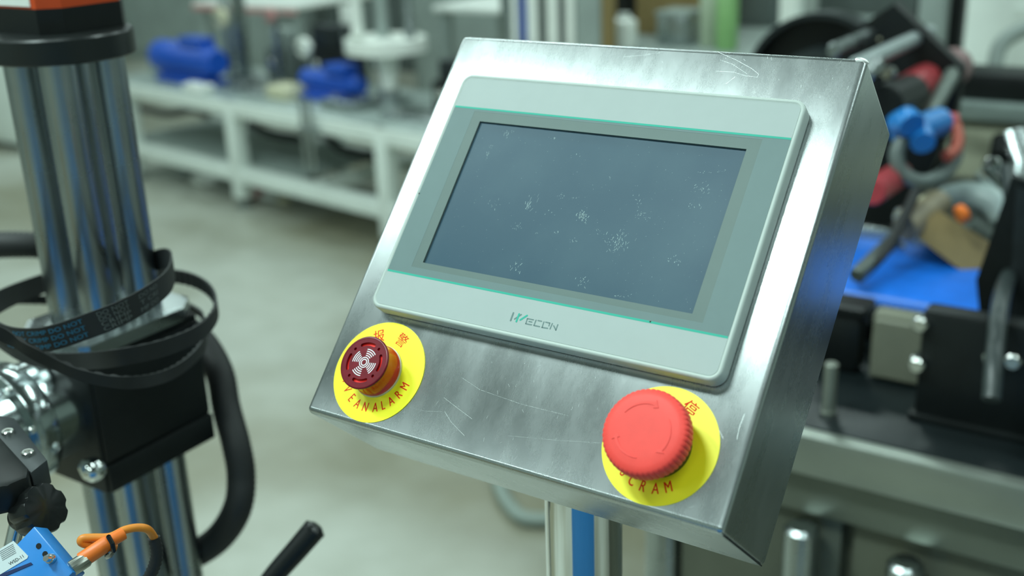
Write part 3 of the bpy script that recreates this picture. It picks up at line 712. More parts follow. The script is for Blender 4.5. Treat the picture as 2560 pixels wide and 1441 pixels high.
Mk = Matrix.Translation(kc) @ (-kd).to_track_quat('Z', 'Y').to_matrix().to_4x4()
kn.lathe([(.004, -.016), (.0065, -.016), (.007, -.008), (.0125, -.006), (.0132, -.004), (.0132, .006), (.0125, .008), (.004, .009)], Mk, 84, lambda k, a, r: r*(1-.10*max(0, -math.cos(7*a))*(1 if 3 <= k <= 6 else 0)))
build('star_knob', kn, BLACKGLOSS, clamp, label='black lobed star knob')

# blue sensor ---------------------------------------------------
sen = empty('photoelectric_sensor', at(80, 1400, .56), 'blue box sensor with white rating label at the lower left corner', 'sensor')
ea = px_dir((85, 1316), (182, 1432), .56, .55); eb = px_dir((85, 1316), (0, 1372), .56, .56)
Ms = oriented(85, 1316, .56, ea, eb)
zz = Vector((Ms[0][2], Ms[1][2], Ms[2][2])); sg = 1 if zz.dot(CAM-at(85, 1316, .56)) > 0 else -1
Ls = (at(182, 1432, .55)-at(85, 1316, .56)).length
hs = build('housing', MB().box((0, 0, -.012*sg if sg > 0 else 0), (Ls, .055, 0 if sg > 0 else .012), .0008, 2, Ms), BLUEP, sen)
def onS(px, py, h=0.0):      # point on the sensor's face
    o = at(85, 1316, .56)+zz*sg*h; r = ray(px, py); return CAM+r*((o-CAM).dot(zz)/r.dot(zz))
def facepoly(pts, h, t):
    vs = [onS(x, y, h) for x, y in pts]; top_ = [v+zz*sg*t for v in vs]; n = len(pts)
    return MB().add(vs+top_, [tuple(range(n)), tuple(range(n, 2*n))]+[(i, (i+1) % n, n+(i+1) % n, n+i) for i in range(n)])
lab = build('rating_label', facepoly([(-30, 1392), (34, 1353), (71, 1391), (69, 1397), (-20, 1450), (-60, 1470)], .0, .0003), mat('label_paper', (.60, .68, .70), .5, var=.03), hs, smooth=0)
tx = MB(); o0 = onS(40, 1401, .0005); ux = (onS(56, 1392, .0005)-onS(30, 1407, .0005)).normalized(); uy = (onS(34, 1380, .0005)-onS(42, 1392, .0005)).normalized()
put_text(tx, 'WSD-11', .0024, lambda x, y: o0+ux*x+uy*y)
for k in range(6):
    o1 = onS(24+k*1.5, 1366+k*4.2, .0005)
    tx.add([o1+ux*-.006+uy*.0001, o1+ux*.002+uy*.0001, o1+ux*.002-uy*.0001, o1-ux*.006-uy*.0001], [(0, 1, 2, 3)])
build('label_print', tx, DARKMETAL, hs, smooth=0)
build('slot', facepoly([(0, 1438), (78, 1407), (83, 1412), (0, 1448)], -.0002, .0006), mat('dark_blue_recess', (.002, .02, .10), .5, var=.05), hs, smooth=0)
for q in ((97, 1366), (113, 1386)):
    P = onS(*q); build('mounting_hole', MB().cyl(P-zz*sg*.001, P+zz*sg*.0003, .0014, n=16), BLACK, hs)
P = onS(130, 1398)
build('cross_screw', MB().cyl(P, P+zz*sg*.0025, .0026, .0024, n=20).cyl(P+zz*sg*.0025, P+zz*sg*.0055, .0019, .0015, n=16), SILVER, hs)

# orange cable ---------------------------------------------------
cab = empty('sensor_cable', at(250, 1390, .57), 'orange sensor plug and looped amber cable held by a black tie', 'cable')
build('plug_nut', MB().lathe([(.0033, 0), (.0039, .0005), (.0039, .0085), (.0034, .0095)], Matrix.Translation(at(176, 1425, .555)) @ px_dir((176, 1425), (214, 1400), .555, .56).to_track_quat('Z', 'Y').to_matrix().to_4x4(), 48, lambda k, a, r: r*(1+.02*math.cos(16*a))), mat('nickel_plated', (.45, .47, .42), .3, 1, var=.1), cab)
build('plug_body', MB().tube(spline([at(204, 1402, .56), at(240, 1378, .562), (at(280, 1352, .566)), at(308, 1335, .57)], 24), lambda t: (.0040 if t < .6 else .0032)), ORANGE, cab, smooth=60)
build('cable_loop', MB().tube(spline([at(290, 1372, .575), at(262, 1366, .572), at(220, 1363, .568), at(203, 1356, .566), at(208, 1347, .566), at(232, 1345, .567), at(275, 1343, .569), at(312, 1326, .572), at(345, 1320, .576), at(370, 1325, .58), at(386, 1346, .588)], 80), .0021, 14), ORANGE2, cab, smooth=60)
build('cable_tie', MB().tube([at(272, 1343, .560), at(281, 1360, .559), at(284, 1378, .560), at(276, 1390, .566), at(268, 1394, .575), at(262, 1370, .583), at(264, 1348, .58), at(272, 1343, .560)], .0012, 8), BLACKGLOSS, cab)
hose([(384, 1345, .588), (392, 1385, .59), (380, 1430, .592), (340, 1500, .595)], .0034, 'thin black corrugated sleeve hanging from the orange cable', step=.0012, ridge=.0005)
# lever handle
lv = empty('lever_handle', at(740, 1400, .80), 'black tapered lever handle rising from the bottom edge below the panel', 'handle')
build('grip', MB().tube(spline([at(640, 1500, .80), at(690, 1435, .80), at(740, 1378, .80), at(788, 1322, .80)], 30), lambda t: .0072+.0012*t, 20), BLACK, lv, smooth=60)
build('end_cap', MB().tube([at(785, 1326, .80), at(789, 1320, .80), at(793, 1315, .80)], lambda t: .0086-.004*t, 20), BLACKGLOSS, lv, smooth=60)

# ------------------------------------------------------------------ white machine frame on the left
P0 = on_z(572, 412, .2); P1 = on_z(961, 505, .2); dx = (P1-P0); dx.z = 0; dx.normalize()
if True: dy = Vector((-dx.y, dx.x, 0))
FO = Vector((P0.x, P0.y, 0))     # frame origin on floor under the first post
def F(a, b, z): return FO+dx*a+dy*b+Vector((0, 0, z))
FM = Matrix.Identity(4)
for i in range(3): FM[i][0] = dx[i]; FM[i][1] = dy[i]; FM[i][3] = FO[i]
def fpix(px, py, b=0):     # point on the vertical plane at frame depth b
    o = F(0, b, 0); r = ray(px, py); p = CAM+r*((o-CAM).dot(dy)/r.dot(dy)); q = p-FO; return q.dot(dx), q.z
fr_ = empty('welded_workbench', F(0, 0, 0), 'long white welded steel workbench with two levels of rails', 'workbench')
ztop = .53; t_ = .035
def fbox(mb, a0, b0, z0, a1, b1, z1, bev=.004): return mb.box((a0, b0, z0), (a1, b1, z1), bev, 2, FM)
posts = [fpix(590, 330)[0], fpix(968, 420)[0]]
L0, L1 = -1.02, posts[1]+.45
DEP = .62
for bb in (0, DEP):
    build('top_rail', fbox(MB(), L0, bb-t_, ztop-.07, L1, bb+t_, ztop), WHITE, fr_)
    build('bottom_rail', fbox(MB(), L0, bb-t_, .135, L1, bb+t_, .205), WHITE, fr_)
    for a in (posts[0]-.97, posts[0], posts[1], posts[1]+.4):
        build('frame_post', fbox(MB(), a-t_, bb-t_-.001, .05, a+t_, bb+t_+.001, ztop+.0), WHITE, fr_)
        build('foot', MB().lathe([(.04, 0), (.04, .012), (.012, .02), (.012, .06)], FM @ Matrix.Translation((a, bb, 0)), 20), ALU, fr_)
for a in (L0, posts[0], posts[1]-.55, posts[1], L1-.05):
    build('cross_rail', fbox(MB(), a-.03, 0, ztop-.065, a+.03, DEP, ztop-.005), WHITE, fr_)
    build('cross_rail', fbox(MB(), a-.03, 0, .14, a+.03, DEP, .2), WHITE, fr_)
build('deck_plate', fbox(MB(), L0+.02, -.02, ztop, L1, DEP+.02, ztop+.008, .002), mat('deck_grey', (.36, .42, .40), .35, .3, var=.1, vscale=6), fr_)
build('lower_shelf', fbox(MB(), L0+.03, .05, .2, posts[1]-.65, DEP-.05, .212, .002), GREYPL, fr_)
zd = ztop+.008

def thing_box(name, label, cat, parts, group=None, origin=None):
    r = empty(name, origin, label, cat, group)
    for pn, mb, mt in parts: build(pn, mb, mt, r)
    return r
# blue motors standing on the frame (horizontal barrel + end cover + foot)
def blue_motor(px0, px1, py, b, label, r=.085):
    a0, z0 = fpix(px0, py, b); a1, _ = fpix(px1, py, b); z0 = zd+r+.035
    rt = empty('electric_motor', F((a0+a1)/2, b, zd), label, 'motor', 'blue motors on the white frame')
    Mx = FM @ Matrix.Translation((a0, b, z0)) @ Matrix.Rotation(R90, 4, 'Y')
    L = a1-a0
    mb = MB().lathe([(r*.6, 0), (r*.95, .012), (r, .03), (r, L*.42), (r*.90, L*.44), (r*.90, L*.9), (r*.7, L)], Mx, 72, lambda k, a, q: q*(1+(.05*(1 if math.sin(24*a) > 0 else 0) if k in (4, 5) else 0)))
    build('motor_barrel', mb, BLUEM, rt)
    build('terminal_box', MB().box((a0+L*.5, b-.05, z0+r*.8), (a0+L*.85, b+.05, z0+r*.8+.05), .006, 2, FM), BLUEM, rt)
    build('motor_foot', MB().box((a0+.04, b-.07, zd), (a1-.04, b+.07, zd+.03), .004, 2, FM).box((a0+.06, b-.05, zd+.02), (a1-.08, b+.05, zd+.05), .004, 1, FM), BLUEM, rt)
    return rt
blue_motor(402, 545, 150, .16, 'bright blue electric motor lying on the white frame beside the steel column', .085)
blue_motor(765, 905, 215, .25, 'dark blue electric motor on the white frame under the white bowl', .05)

def column_post(px, b, ztop_, w_, label, mt=ALU, group=None):
    a, _ = fpix(px, 180, b)
    rt = empty('support_post', F(a, b, zd), label, 'post', group)
    build('post', MB().box((a-w_/2, b-w_/2, zd), (a+w_/2, b+w_/2, ztop_), .006, 2, FM), mt, rt)
    build('foot_plate', MB().box((a-w_*1.3, b-w_*1.2, zd), (a+w_*1.3, b+w_*1.2, zd+.012), .002, 1, FM), mt, rt)
    return a
column_post(612, .36, 1.35, .06, 'grey aluminium post right beside the bright blue motor')
column_post(578, .46, 1.35, .035, 'slim grey post standing directly behind the bright blue motor end', GREYPL)
# round white bowl on a stand
def bowl(px, py, rad, b, z, label):
    a, _ = fpix(px, py, b)
    rt = empty('feeder_bowl', F(a, b, zd), label, 'bowl')
    Mx = FM @ Matrix.Translation((a, b, 0))
    build('bowl_rim', MB().lathe([(rad*.86, z-.03), (rad, z-.028), (rad, z+.03), (rad*.96, z+.034), (rad*.86, z+.005)], Mx, 48, closed=False), WHITEPL, rt)
    build('bowl_funnel', MB().lathe([(.03, z-.24), (.035, z-.17), (rad*.30, z-.06), (rad*.34, z-.03)], Mx, 40), WHITEPL, rt)
    build('bowl_stem', MB().lathe([(.10, zd), (.10, zd+.02), (.045, zd+.03), (.04, z-.2)], Mx, 24), ALU, rt)
    return a
zbowl = fpix(965, 112, .35)[1]
ab = bowl(965, 112, .185, .35, zbowl, 'round white feeder bowl with funnel on a stem above the frame')
# clear cylinders standing on the bowl's rim -> grey acrylic guards
for k, (px, wd_) in enumerate(((905, .05), (955, .06), (1010, .045))):
    a, z_ = fpix(px, 60, .35)
    rt = empty('guide_cylinder', F(a, .35+.03*k-.03, zbowl+.03), ['slim pale cylinder standing at the left on the white bowl', 'middle grey cylinder standing on the white bowl', 'slim grey cylinder standing at the right on the white bowl'][k], 'cylinder')
    Mx = FM @ Matrix.Translation((a, .35+.03*k-.03, 0))
    build('cylinder_body', MB().lathe([(wd_*.6, zbowl+.034), (wd_*.6, zbowl+.06), (wd_*.5, zbowl+.07), (wd_*.5, zbowl+.42)], Mx, 24), [WHITEPL, GREYPL, ALU][k], rt)
    build('cylinder_cap', MB().lathe([(wd_*.6, zbowl+.42), (wd_*.6, zbowl+.45), (wd_*.3, zbowl+.46)], Mx, 24), [GREYPL, BLUEM, ALU][k], rt)
# generic machine heads: body + column + motor + knobs
def unit(px, py0, py1, wpx, b, dep, mt, label, cat='machine', name='machine_unit', mt2=None, z_base=None, top=True):
    a0, zt_ = fpix(px-wpx/2, py0, b); a1, zb_ = fpix(px+wpx/2, py1, b)
    if z_base is not None: zb_ = z_base
    rt = empty(name, F((a0+a1)/2, b+dep/2, zb_), label, cat); h = zt_-zb_; mt2 = mt2 or DARKMETAL; wdt = a1-a0
    build('housing', MB().box((a0, b, zb_), (a1, b+dep, zb_+h*.62), .01, 2, FM), mt, rt)
    build('head', MB().box((a0+wdt*.12, b+.02, zb_+h*.62), (a1-wdt*.2, b+dep-.02, zt_), .012, 2, FM), mt2, rt)
    q = FM @ Vector((a0+wdt*.3, b, zb_+h*.35)); build('dial', MB().cyl(q, q-dy*.015, min(.03, wdt*.15), n=20, bev=.002), SILVER, rt)
    q = FM @ Vector((a1-wdt*.1, b+.03, zb_+h*.62)); build('side_rod', MB().cyl(q, q+Vector((0, 0, h*.3)), .008, n=12), ALU, rt)
    return rt
zD = zd
unit(810, 60, 180, 110, .42, .14, BLACK, 'black machine unit standing between the grey post and white bowl', z_base=zD)
unit(690, 70, 190, 70, .40, .12, GREYD, 'dark teal grey machine unit right of the grey aluminium post', z_base=zD, mt2=GREYPL)
unit(1120, 150, 260, 90, .30, .2, BLACK, 'low black machine unit beside the steel panel edge', z_base=zD)
unit(865, 10, 150, 60, .57, .05, CREAM, 'cream coloured upright unit behind the white bowl', z_base=zD, mt2=WHITEPL)
# round pale discs / pulleys
for px, py, rr_, b, mt, lb in ((675, 38, .035, .35, PINK, 'small pinkish pulley wheel above the dark teal unit'), (760, 118, .045, .3, WHITEPL, 'pale round hand wheel in front of the black unit'), (552, 45, .05, .27, CREAM, 'cream round cover at the top of the slim grey post')):
    a, z_ = fpix(px, py, b); c = F(a, b, z_)
    rt = empty('round_wheel', c, lb, 'wheel')
    build('wheel_disc', MB().cyl(c-dy*.015, c+dy*.015, rr_, n=28, bev=.004), mt, rt); build('wheel_hub', MB().cyl(c-dy*.03, c+dy*.045, rr_*.3, n=14), ALU, rt)
    build('wheel_stand', MB().box((a-.012, b+.018, zd), (a+.012, b+.04, z_+.02), .002, 1, FM), ALU, rt)
# base blocks, plates and bearings lying on the deck
for k, (px, b, wa, wb_, hh, mt, lb) in enumerate(((480, -.01, .16, .085, .035, WHITEPL, 'white rounded base block in front of the bright blue motor'), (600, .1, .30, .2, .02, ALU, 'grey mounting plate under the aluminium post'), (690, .1, .16, .14, .06, CREAM, 'pale bearing block right of the mounting plate'),
        (835, .08, .22, .14, .045, ALU, 'grey bearing block in front of the dark blue motor'), (1010, .1, .34, .2, .02, ALU, 'wide grey plate on the frame near the steel panel'), (400, .2, .16, .12, .05, GREYPL, 'grey block at the left end of the frame deck'))):
    a, _ = fpix(px, 240, b); rt = empty('mounting_block', F(a, b, zd), lb, 'block')
    build('block_body', MB().box((a-wa/2, b-.0, zd), (a+wa/2, b+wb_, zd+hh), .008, 3, FM), mt, rt)
    for s_ in (-1, 1):
        q = F(a+s_*wa*.38, b+wb_/2, zd+hh); build('block_bolt', MB().cyl(q, q+Vector((0, 0, .012)), .011, n=6), SILVER, rt)
# vertical linkage rods in front of the frame
for px in (752, 772):
    a, _ = fpix(px, 260, -.07); rt = empty('linkage_rod', F(a, -.07, .33), 'thin grey vertical rod %s clamped to the front rail' % ('left' if px == 752 else 'right'), 'rod')
    build('rod', MB().cyl(F(a, -.07, .30), F(a, -.07, .62), .011, n=14), ALU, rt); build('rod_clamp', MB().box((a-.02, -.09, .45), (a+.02, -.036, .49), .004, 1, FM), ALU, rt)
# cables hanging on the lower shelf
for pxs, lb in (([(350, 270, 0), (420, 285, 0), (480, 275, 0), (520, 290, 0)], 'black cable bundle under the left end of the frame deck'), ([(625, 310, 0), (680, 335, 0), (740, 345, 0), (762, 350, 0)], 'black cable run under the middle of the frame'), ([(805, 330, 0), (850, 370, 0), (900, 385, 0), (945, 388, 0)], 'thick black cable sagging under the frame beside the second post')):
    pts = []
    for x, y, _ in pxs:
        a, z_ = fpix(x, y, .3); pts.append(F(a, .3, z_))
    build('cable_bundle', MB().tube(spline(pts, 30), .022, 12), RUBBER, label=lb, cat='cable', smooth=60)
# clutter on the floor below
for k, (px, py, s_, mt, lb) in enumerate(((520, 462, .07, WHITEPL, 'white crumpled plastic bag on the floor under the frame'), (470, 440, .05, GREYPL, 'grey rag on the floor under the frame'), (612, 478, .035, CREAM, 'cream coloured fitting on the floor'), (645, 492, .055, PINK, 'pinkish red fitting on the floor under the frame'), (682, 500, .05, WHITEPL, 'small white packet on the floor beside the red fitting'), (712, 508, .035, CREAM, 'small yellowish scrap on the floor at the right end of the litter'))):
    c = on_z(px, py, 0.0); bm = bmesh.new(); bmesh.ops.create_icosphere(bm, subdivisions=2, radius=s_)
    rnd = random.Random(k)
    for v in bm.verts: v.co = Vector((v.co.x*1.3*(1+rnd.uniform(-.2, .2)), v.co.y*(1+rnd.uniform(-.2, .2)), max(-s_*.4, v.co.z*.55*(1+rnd.uniform(-.3, .3)))))+c+Vector((0, 0, s_*.4))
    build('litter', MB().bm_add(bm), mt, label=lb, cat='litter', smooth=60)
# pale floor marks seen between column and panel
# white cabinet behind the column on the far left
cl_ = on_z(90, 385, 0)
wc = empty('white_cabinet', (cl_.x-.6, cl_.y+.25, 0), 'tall white sheet metal cabinet behind the steel rods at the left', 'cabinet')
build('cabinet_body', MB().box((cl_.x-1.3, cl_.y, .04), (cl_.x+.12, cl_.y+.5, .72), .008), WHITE, wc)
build('cabinet_plinth', MB().box((cl_.x-1.28, cl_.y+.03, 0), (cl_.x+.10, cl_.y+.48, .04)), GREYD, wc)
build('cabinet_door', MB().box((cl_.x-.62, cl_.y-.012, .07), (cl_.x+.10, cl_.y, .69), .004), WHITE, wc)
build('cabinet_door', MB().box((cl_.x-1.28, cl_.y-.012, .07), (cl_.x-.64, cl_.y, .69), .004), WHITE, wc)

# second line further back: tables, boxes and profiles --------------
def bx_on(name, label, cat, px0, py0, px1, py1, y, dep, mt, floor=False, extra=None, group=None):
    """box whose front face lies on plane y"""
    xm = (px0+px1)/2; ym = (py0+py1)/2
    a = on_y(px0, ym, y); b = on_y(px1, ym, y); t = on_y(xm, py0, y); u = on_y(xm, py1, y)
    lo = (a.x, y, 0 if floor else u.z); hi = (b.x, y+dep, t.z)
    return lo, hi
def solid(name, label, cat, lo, hi, mt, extra='door', mt2=None, group=None, bev=.006):
    r = empty(name, ((lo[0]+hi[0])/2, (lo[1]+hi[1])/2, lo[2]), label, cat, group)
    build('body', MB().box(lo, hi, bev), mt, r); W = hi[0]-lo[0]; Hh = hi[2]-lo[2]; mt2 = mt2 or mt
    if extra == 'door':
        build('front_panel', MB().box((lo[0]+W*.06, lo[1]-.006, lo[2]+Hh*.06), (hi[0]-W*.06, lo[1], hi[2]-Hh*.06), .002, 1), mt2, r)
        build('handle', MB().box((hi[0]-W*.14, lo[1]-.03, lo[2]+Hh*.42), (hi[0]-W*.11, lo[1]-.006, lo[2]+Hh*.6), .003, 1), ALU, r)
    if extra == 'lid':
        build('lid', MB().box((lo[0]-.004, lo[1]-.004, hi[2]-.001), (hi[0]+.004, hi[1]+.004, hi[2]+.012), .003, 1), mt2, r)
    if extra == 'tape':
        build('tape_strip', MB().box((lo[0]-.001, (lo[1]+hi[1])/2-.03, lo[2]+Hh*.6), (hi[0]+.001, (lo[1]+hi[1])/2+.03, hi[2]+.001), .0005, 1), mt2, r)
    return r
# tall dim cabinets at the back wall
for (x0, x1, y, h, mt, lb) in ((-8.6, -6.6, 6.4, 1.9, GREYPL, 'grey green switch cabinet at the far left by the wall'), (-6.4, -4.9, 6.8, 1.6, GREYD, 'darker grey switch cabinet behind the frame'), (-4.7, -3.5, 5.8, 1.15, GREYPL, 'low grey cabinet behind the bowl'),
                             (-1.0, .8, 6.5, 1.9, GREYPL, 'grey cabinet at the far right behind the black machine')):
    solid('switch_cabinet', lb, 'cabinet', (x0, y, 0), (x1, y+.6, h), mt, 'door')
# white table top at the upper left edge of the picture
def table(label, px0, px1, py, y, dep, z, mt, trim=None, th=.03):
    a = on_y(px0, py, y); b = on_y(px1, py, y)
    r = empty('work_table', ((a.x+b.x)/2, y+dep/2, 0), label, 'table')
    build('table_top', MB().box((a.x, y, a.z-th), (b.x, y+dep, a.z), .006), mt, r)
    if trim: build('edge_trim', MB().box((a.x, y-.006, a.z-th-.025), (b.x, y-.001, a.z-th+.004), .001, 1), trim, r)
    for sx in (a.x+.05, b.x-.05):
        for sy in (y+.05, y+dep-.05): build('leg', MB().box((sx-.025, sy-.025, 0), (sx+.025, sy+.025, a.z-th), .004, 1), GREYPL, r)
    return r
table('white round edged table with pink trim cut by the upper picture edge', 480, 740, 2, 4.6, .7, 0, WHITEPL, PINK)
table('white table behind the panel at the top of the picture', 1080, 1290, 14, 4.1, .6, 0, WHITEPL)
# aluminium profiles rising behind the panel top
for k, (px, wpx, mt, lb) in enumerate(((1261, 24, ALU, 'leftmost aluminium profile behind the panel top'), (1285, 17, WHITEPL, 'pale upright beside the blue strip behind the panel'), (1306, 9, BLUEM, 'narrow dark blue upright strip behind the panel'),
                                    (1330, 30, WHITEPL, 'wide pale upright right of the blue strip'), (1354, 12, GREYD, 'dark narrow upright between two pale uprights'), (1380, 32, WHITEPL, 'second wide pale upright behind the panel top'), (1402, 12, GREYD, 'dark upright right of the second pale upright'),
                                    (1424, 26, WHITEPL, 'pale upright left of the grey sheet'), (1470, 62, GREYPL, 'grey sheet metal upright at the right end of the row'), (1510, 16, BROWN, 'brown narrow upright at the right end of the row'))):
    y = 2.45+.012*(k % 2); a = on_y(px-wpx/2+1.5, 60, y); b = on_y(px+wpx/2-1.5, 60, y)
    r = empty('machine_upright', ((a.x+b.x)/2, y+.03, 0), lb, 'upright')
    build('profile', MB().box((a.x, y, .012), (b.x, y+.06, 1.9), .003, 2), mt, r); build('foot_plate', MB().box((a.x, y-.02, 0), (b.x, y+.08, .012)), GREYD, r)
# things on a back table behind the panel
yb = 2.7; tz = on_y(1700, 118, yb).z
ta = on_y(1520, 100, yb); tb = on_y(2000, 100, yb)
tbk = empty('back_table', ((ta.x+tb.x)/2, yb+.4, 0), 'grey work table behind the panel carrying bottles and a carton', 'table')
build('table_top', MB().box((ta.x, yb-.14, tz-.04), (tb.x+.4, yb+.9, tz), .005), GREYPL, tbk)
for sx in (ta.x+.05, tb.x+.3):
    for sy in (yb-.1, yb+.8): build('leg', MB().box((sx-.03, sy-.03, 0), (sx+.03, sy+.03, tz-.04), .004, 1), GREYD, tbk)
def bottle(px, y, r_, h, mt, label, capm=None, cat='bottle', name='bottle'):
    a = on_y(px, 60, y); rt = empty(name, (a.x, y, tz), label, cat); Mx = Matrix.Translation((a.x, y, tz))
    build('bottle_body', MB().lathe([(r_*.9, 0), (r_, .01), (r_, h*.78), (r_*.6, h*.88), (r_*.4, h*.9), (r_*.4, h*.94)], Mx, 24), mt, rt)
    build('cap', MB().lathe([(r_*.46, h*.92), (r_*.46, h), (r_*.3, h)], Mx, 20), capm or mt, rt)
bottle(1560, 2.62, .04, .105, WHITEPL, 'white round canister standing behind the panel top edge', name='canister', cat='canister')
bottle(1818, 2.7, .032, .20, GREENPL, 'green bottle behind the panel top edge')
bottle(1772, 2.75, .028, .19, mat('pale_green_plastic', (.38, .45, .33), .4, var=.05), 'pale greenish bottle left of the green bottle')
bottle(1790, 2.85, .02, .15, CREAM, 'small yellowish bottle behind the two green bottles')
a = on_y(1590, 60, 2.92); b = on_y(1750, 60, 2.92)
solid('carton', 'brown cardboard carton on the back table', 'carton', (a.x, 2.92, tz), (b.x, 3.2, tz+.34), BROWN, 'tape', CREAM, bev=.003)
a = on_y(1640, 80, 2.72); b = on_y(1715, 80, 2.72)
solid('instrument_box', 'small grey instrument on the table in front of the carton', 'instrument', (a.x, 2.72, tz), (b.x, 2.84, tz+.09), ALU, 'lid', GREYPL)
a = on_y(1535, 30, 3.1); b = on_y(1575, 30, 3.1)
solid('black_case', 'black upright case behind the white canister', 'case', (a.x, 3.1, tz), (b.x, 3.2, tz+.4), BLACK, 'lid')
a = on_y(1940, 30, 2.7); b = on_y(1985, 30, 2.7)
solid('white_upright', 'white post on the back table left of the black machine', 'post', (a.x, 2.72, tz), (b.x, 2.78, tz+.5), WHITEPL, 'lid', WHITEPL)
a = on_y(1760, 20, 3.2); b = on_y(1930, 20, 3.2)
solid('dark_chest', 'dark grey chest behind the bottles', 'chest', (a.x, 3.2, tz), (b.x, 3.5, tz+.22), GREYD, 'lid', BLACK)

# ------------------------------------------------------------------ stainless machine on the right
MY = .60; MZ = .95
eL = on_z(1690, 950, MZ).x; eR = 1.9
mac = empty('machine_cabinet', ((eL+eR)/2, MY+.6, 0), 'olive grey steel machine cabinet with two doors under the black machine', 'cabinet')
xs1 = on_y(2122, 1300, MY).x
build('carcass', MB().box((eL+.02, MY+.015, .05), (eR, MY+1.06, MZ-.05), .004), OLIVE, mac)
build('corner_post', MB().box((eL-.022, MY-.012, .0), (eL+.018, MY+.03, MZ-.05), .009, 4), ALU, mac, label='pale rounded corner post at the left end')
build('worktop', MB().box((eL-.02, MY-.012, MZ-.012), (eR+.02, MY+1.1, MZ), .003), mat('black_worktop', (.008, .012, .013), .33, spec=.22, var=.15, vscale=10, rvar=.06), mac, label='black glossy worktop')
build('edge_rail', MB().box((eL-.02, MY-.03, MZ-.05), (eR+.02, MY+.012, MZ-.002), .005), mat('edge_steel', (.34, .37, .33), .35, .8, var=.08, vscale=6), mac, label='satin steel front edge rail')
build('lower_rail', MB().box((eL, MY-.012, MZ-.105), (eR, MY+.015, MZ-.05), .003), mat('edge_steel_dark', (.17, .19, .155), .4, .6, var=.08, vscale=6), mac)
build('door', MB().box((eL+.022, MY-.0, .08), (xs1-.006, MY+.018, MZ-.11), .003), OLIVE, mac)
build('door', MB().box((xs1+.006, MY-.0, .08), (xs1+.55, MY+.018, MZ-.11), .003), OLIVE, mac)
build('door', MB().box((xs1+.562, MY-.0, .08), (eR-.02, MY+.018, MZ-.11), .003), OLIVE, mac)
p1 = on_y(2005, 1315, MY-.03); p2_ = on_y(2265, 1405, MY-.03)
build('door_handle', MB().cyl((p1.x, MY-.03, p1.z), (p1.x, MY-.03, p1.z-.17), .019, n=20, bev=.004).cyl((p1.x, MY-.03, p1.z-.02), (p1.x, MY+.01, p1.z-.02), .006), ALU, mac)
build('door_handle', MB().cyl((p2_.x, MY-.03, p2_.z), (p2_.x, MY-.03, p2_.z-.17), .019, n=20, bev=.004).cyl((p2_.x, MY-.03, p2_.z-.02), (p2_.x, MY+.01, p2_.z-.02), .006), ALU, mac)

def slab(pts4, y0, y1): # polygon in x,z from pixels on plane y0, extruded to y1
    q = [on_y(px, py, y0) for px, py in pts4]; n = len(q)
    vs = [(p.x, y0, p.z) for p in q]+[(p.x, y1, p.z) for p in q]
    return MB().add(vs, [tuple(range(n)), tuple(range(n, 2*n))]+[(i, (i+1) % n, n+(i+1) % n, n+i) for i in range(n)])
# black gear box with silver bolts
gb = empty('bolted_plate', (on_y(2420, 1000, .80).x, .85, MZ), 'upright black plate with round silver bolts on the worktop at the right', 'plate')
g0 = on_y(2284, 1000, .66); gt = on_y(2284, 770, .66).z; g1x = on_y(2600, 900, .66).x+.05
build('plate_body', MB().box((g0.x, .66, MZ), (g1x, .69, gt), .006), BLACK, gb)
build('base_flange', MB().box((g0.x-.004, .655, MZ), (g1x+.01, .70, MZ+.008), .002), BLACK, gb)
for q in ((2300, 812), (2292, 914), (2478, 898), (2532, 905)):
    P = on_y(q[0], q[1], .655); build('silver_bolt', MB().cyl((P.x, .661, P.z), (P.x, .651, P.z), .0085, n=20, bev=.002), SILVER, gb)
# blue conveyor belt
cv = empty('belt_conveyor', (on_y(2300, 740, 1.0).x, 1.0, MZ), 'short conveyor with a bright blue belt on the black worktop', 'conveyor')
c0 = on_y(2110, 700, .84).x-.05; c1 = .60; cz = on_y(2300, 752, .84).z
bb_ = MB(); prof = []
for i in range(9): a = math.pi/2+math.pi*i/8; prof.append((.84+.015+.015*math.cos(a), cz-.015+.015*math.sin(a)))
for i in range(9): a = -math.pi/2+math.pi*i/8; prof.append((1.06-.015+.015*math.cos(a), cz-.015+.015*math.sin(a)))
n = len(prof)
bb_.add([(c0-.15, y, z) for y, z in prof]+[(c1, y, z) for y, z in prof], [tuple(range(n))[::-1], tuple(range(n, 2*n))]+[(i, (i+1) % n, n+(i+1) % n, n+i) for i in range(n)])
build('blue_belt', bb_, BLUEBELT, cv)
build('side_rail', MB().box((c0-.16, .822, cz-.035), (c1, .838, cz-.010), .003), ALU, cv)
build('side_rail', MB().box((c0-.16, 1.062, cz-.035), (c1, 1.08, cz+.012), .003), ALU, cv)
for x_ in (c0-.1, c1-.05): build('conveyor_leg', MB().box((x_-.02, .86, MZ), (x_+.02, 1.04, cz-.031), .003), BLACK, cv)
# dim beige box under the conveyor, left of gear box
p = on_y(2190, 960, .74); p2_ = on_y(2285, 800, .74)
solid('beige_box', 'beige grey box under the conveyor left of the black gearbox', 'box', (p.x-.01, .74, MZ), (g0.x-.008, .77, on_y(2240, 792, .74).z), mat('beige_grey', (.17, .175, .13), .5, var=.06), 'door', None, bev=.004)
p = on_y(2110, 960, .74); p2_ = on_y(2190, 800, .74)
solid('black_motor_box', 'black motor housing on the worktop beside the panel edge', 'motor', (p.x-.05, .735, MZ), (p2_.x-.014, .77, on_y(2150, 790, .74).z), BLACK, 'lid', BLACK, bev=.012)
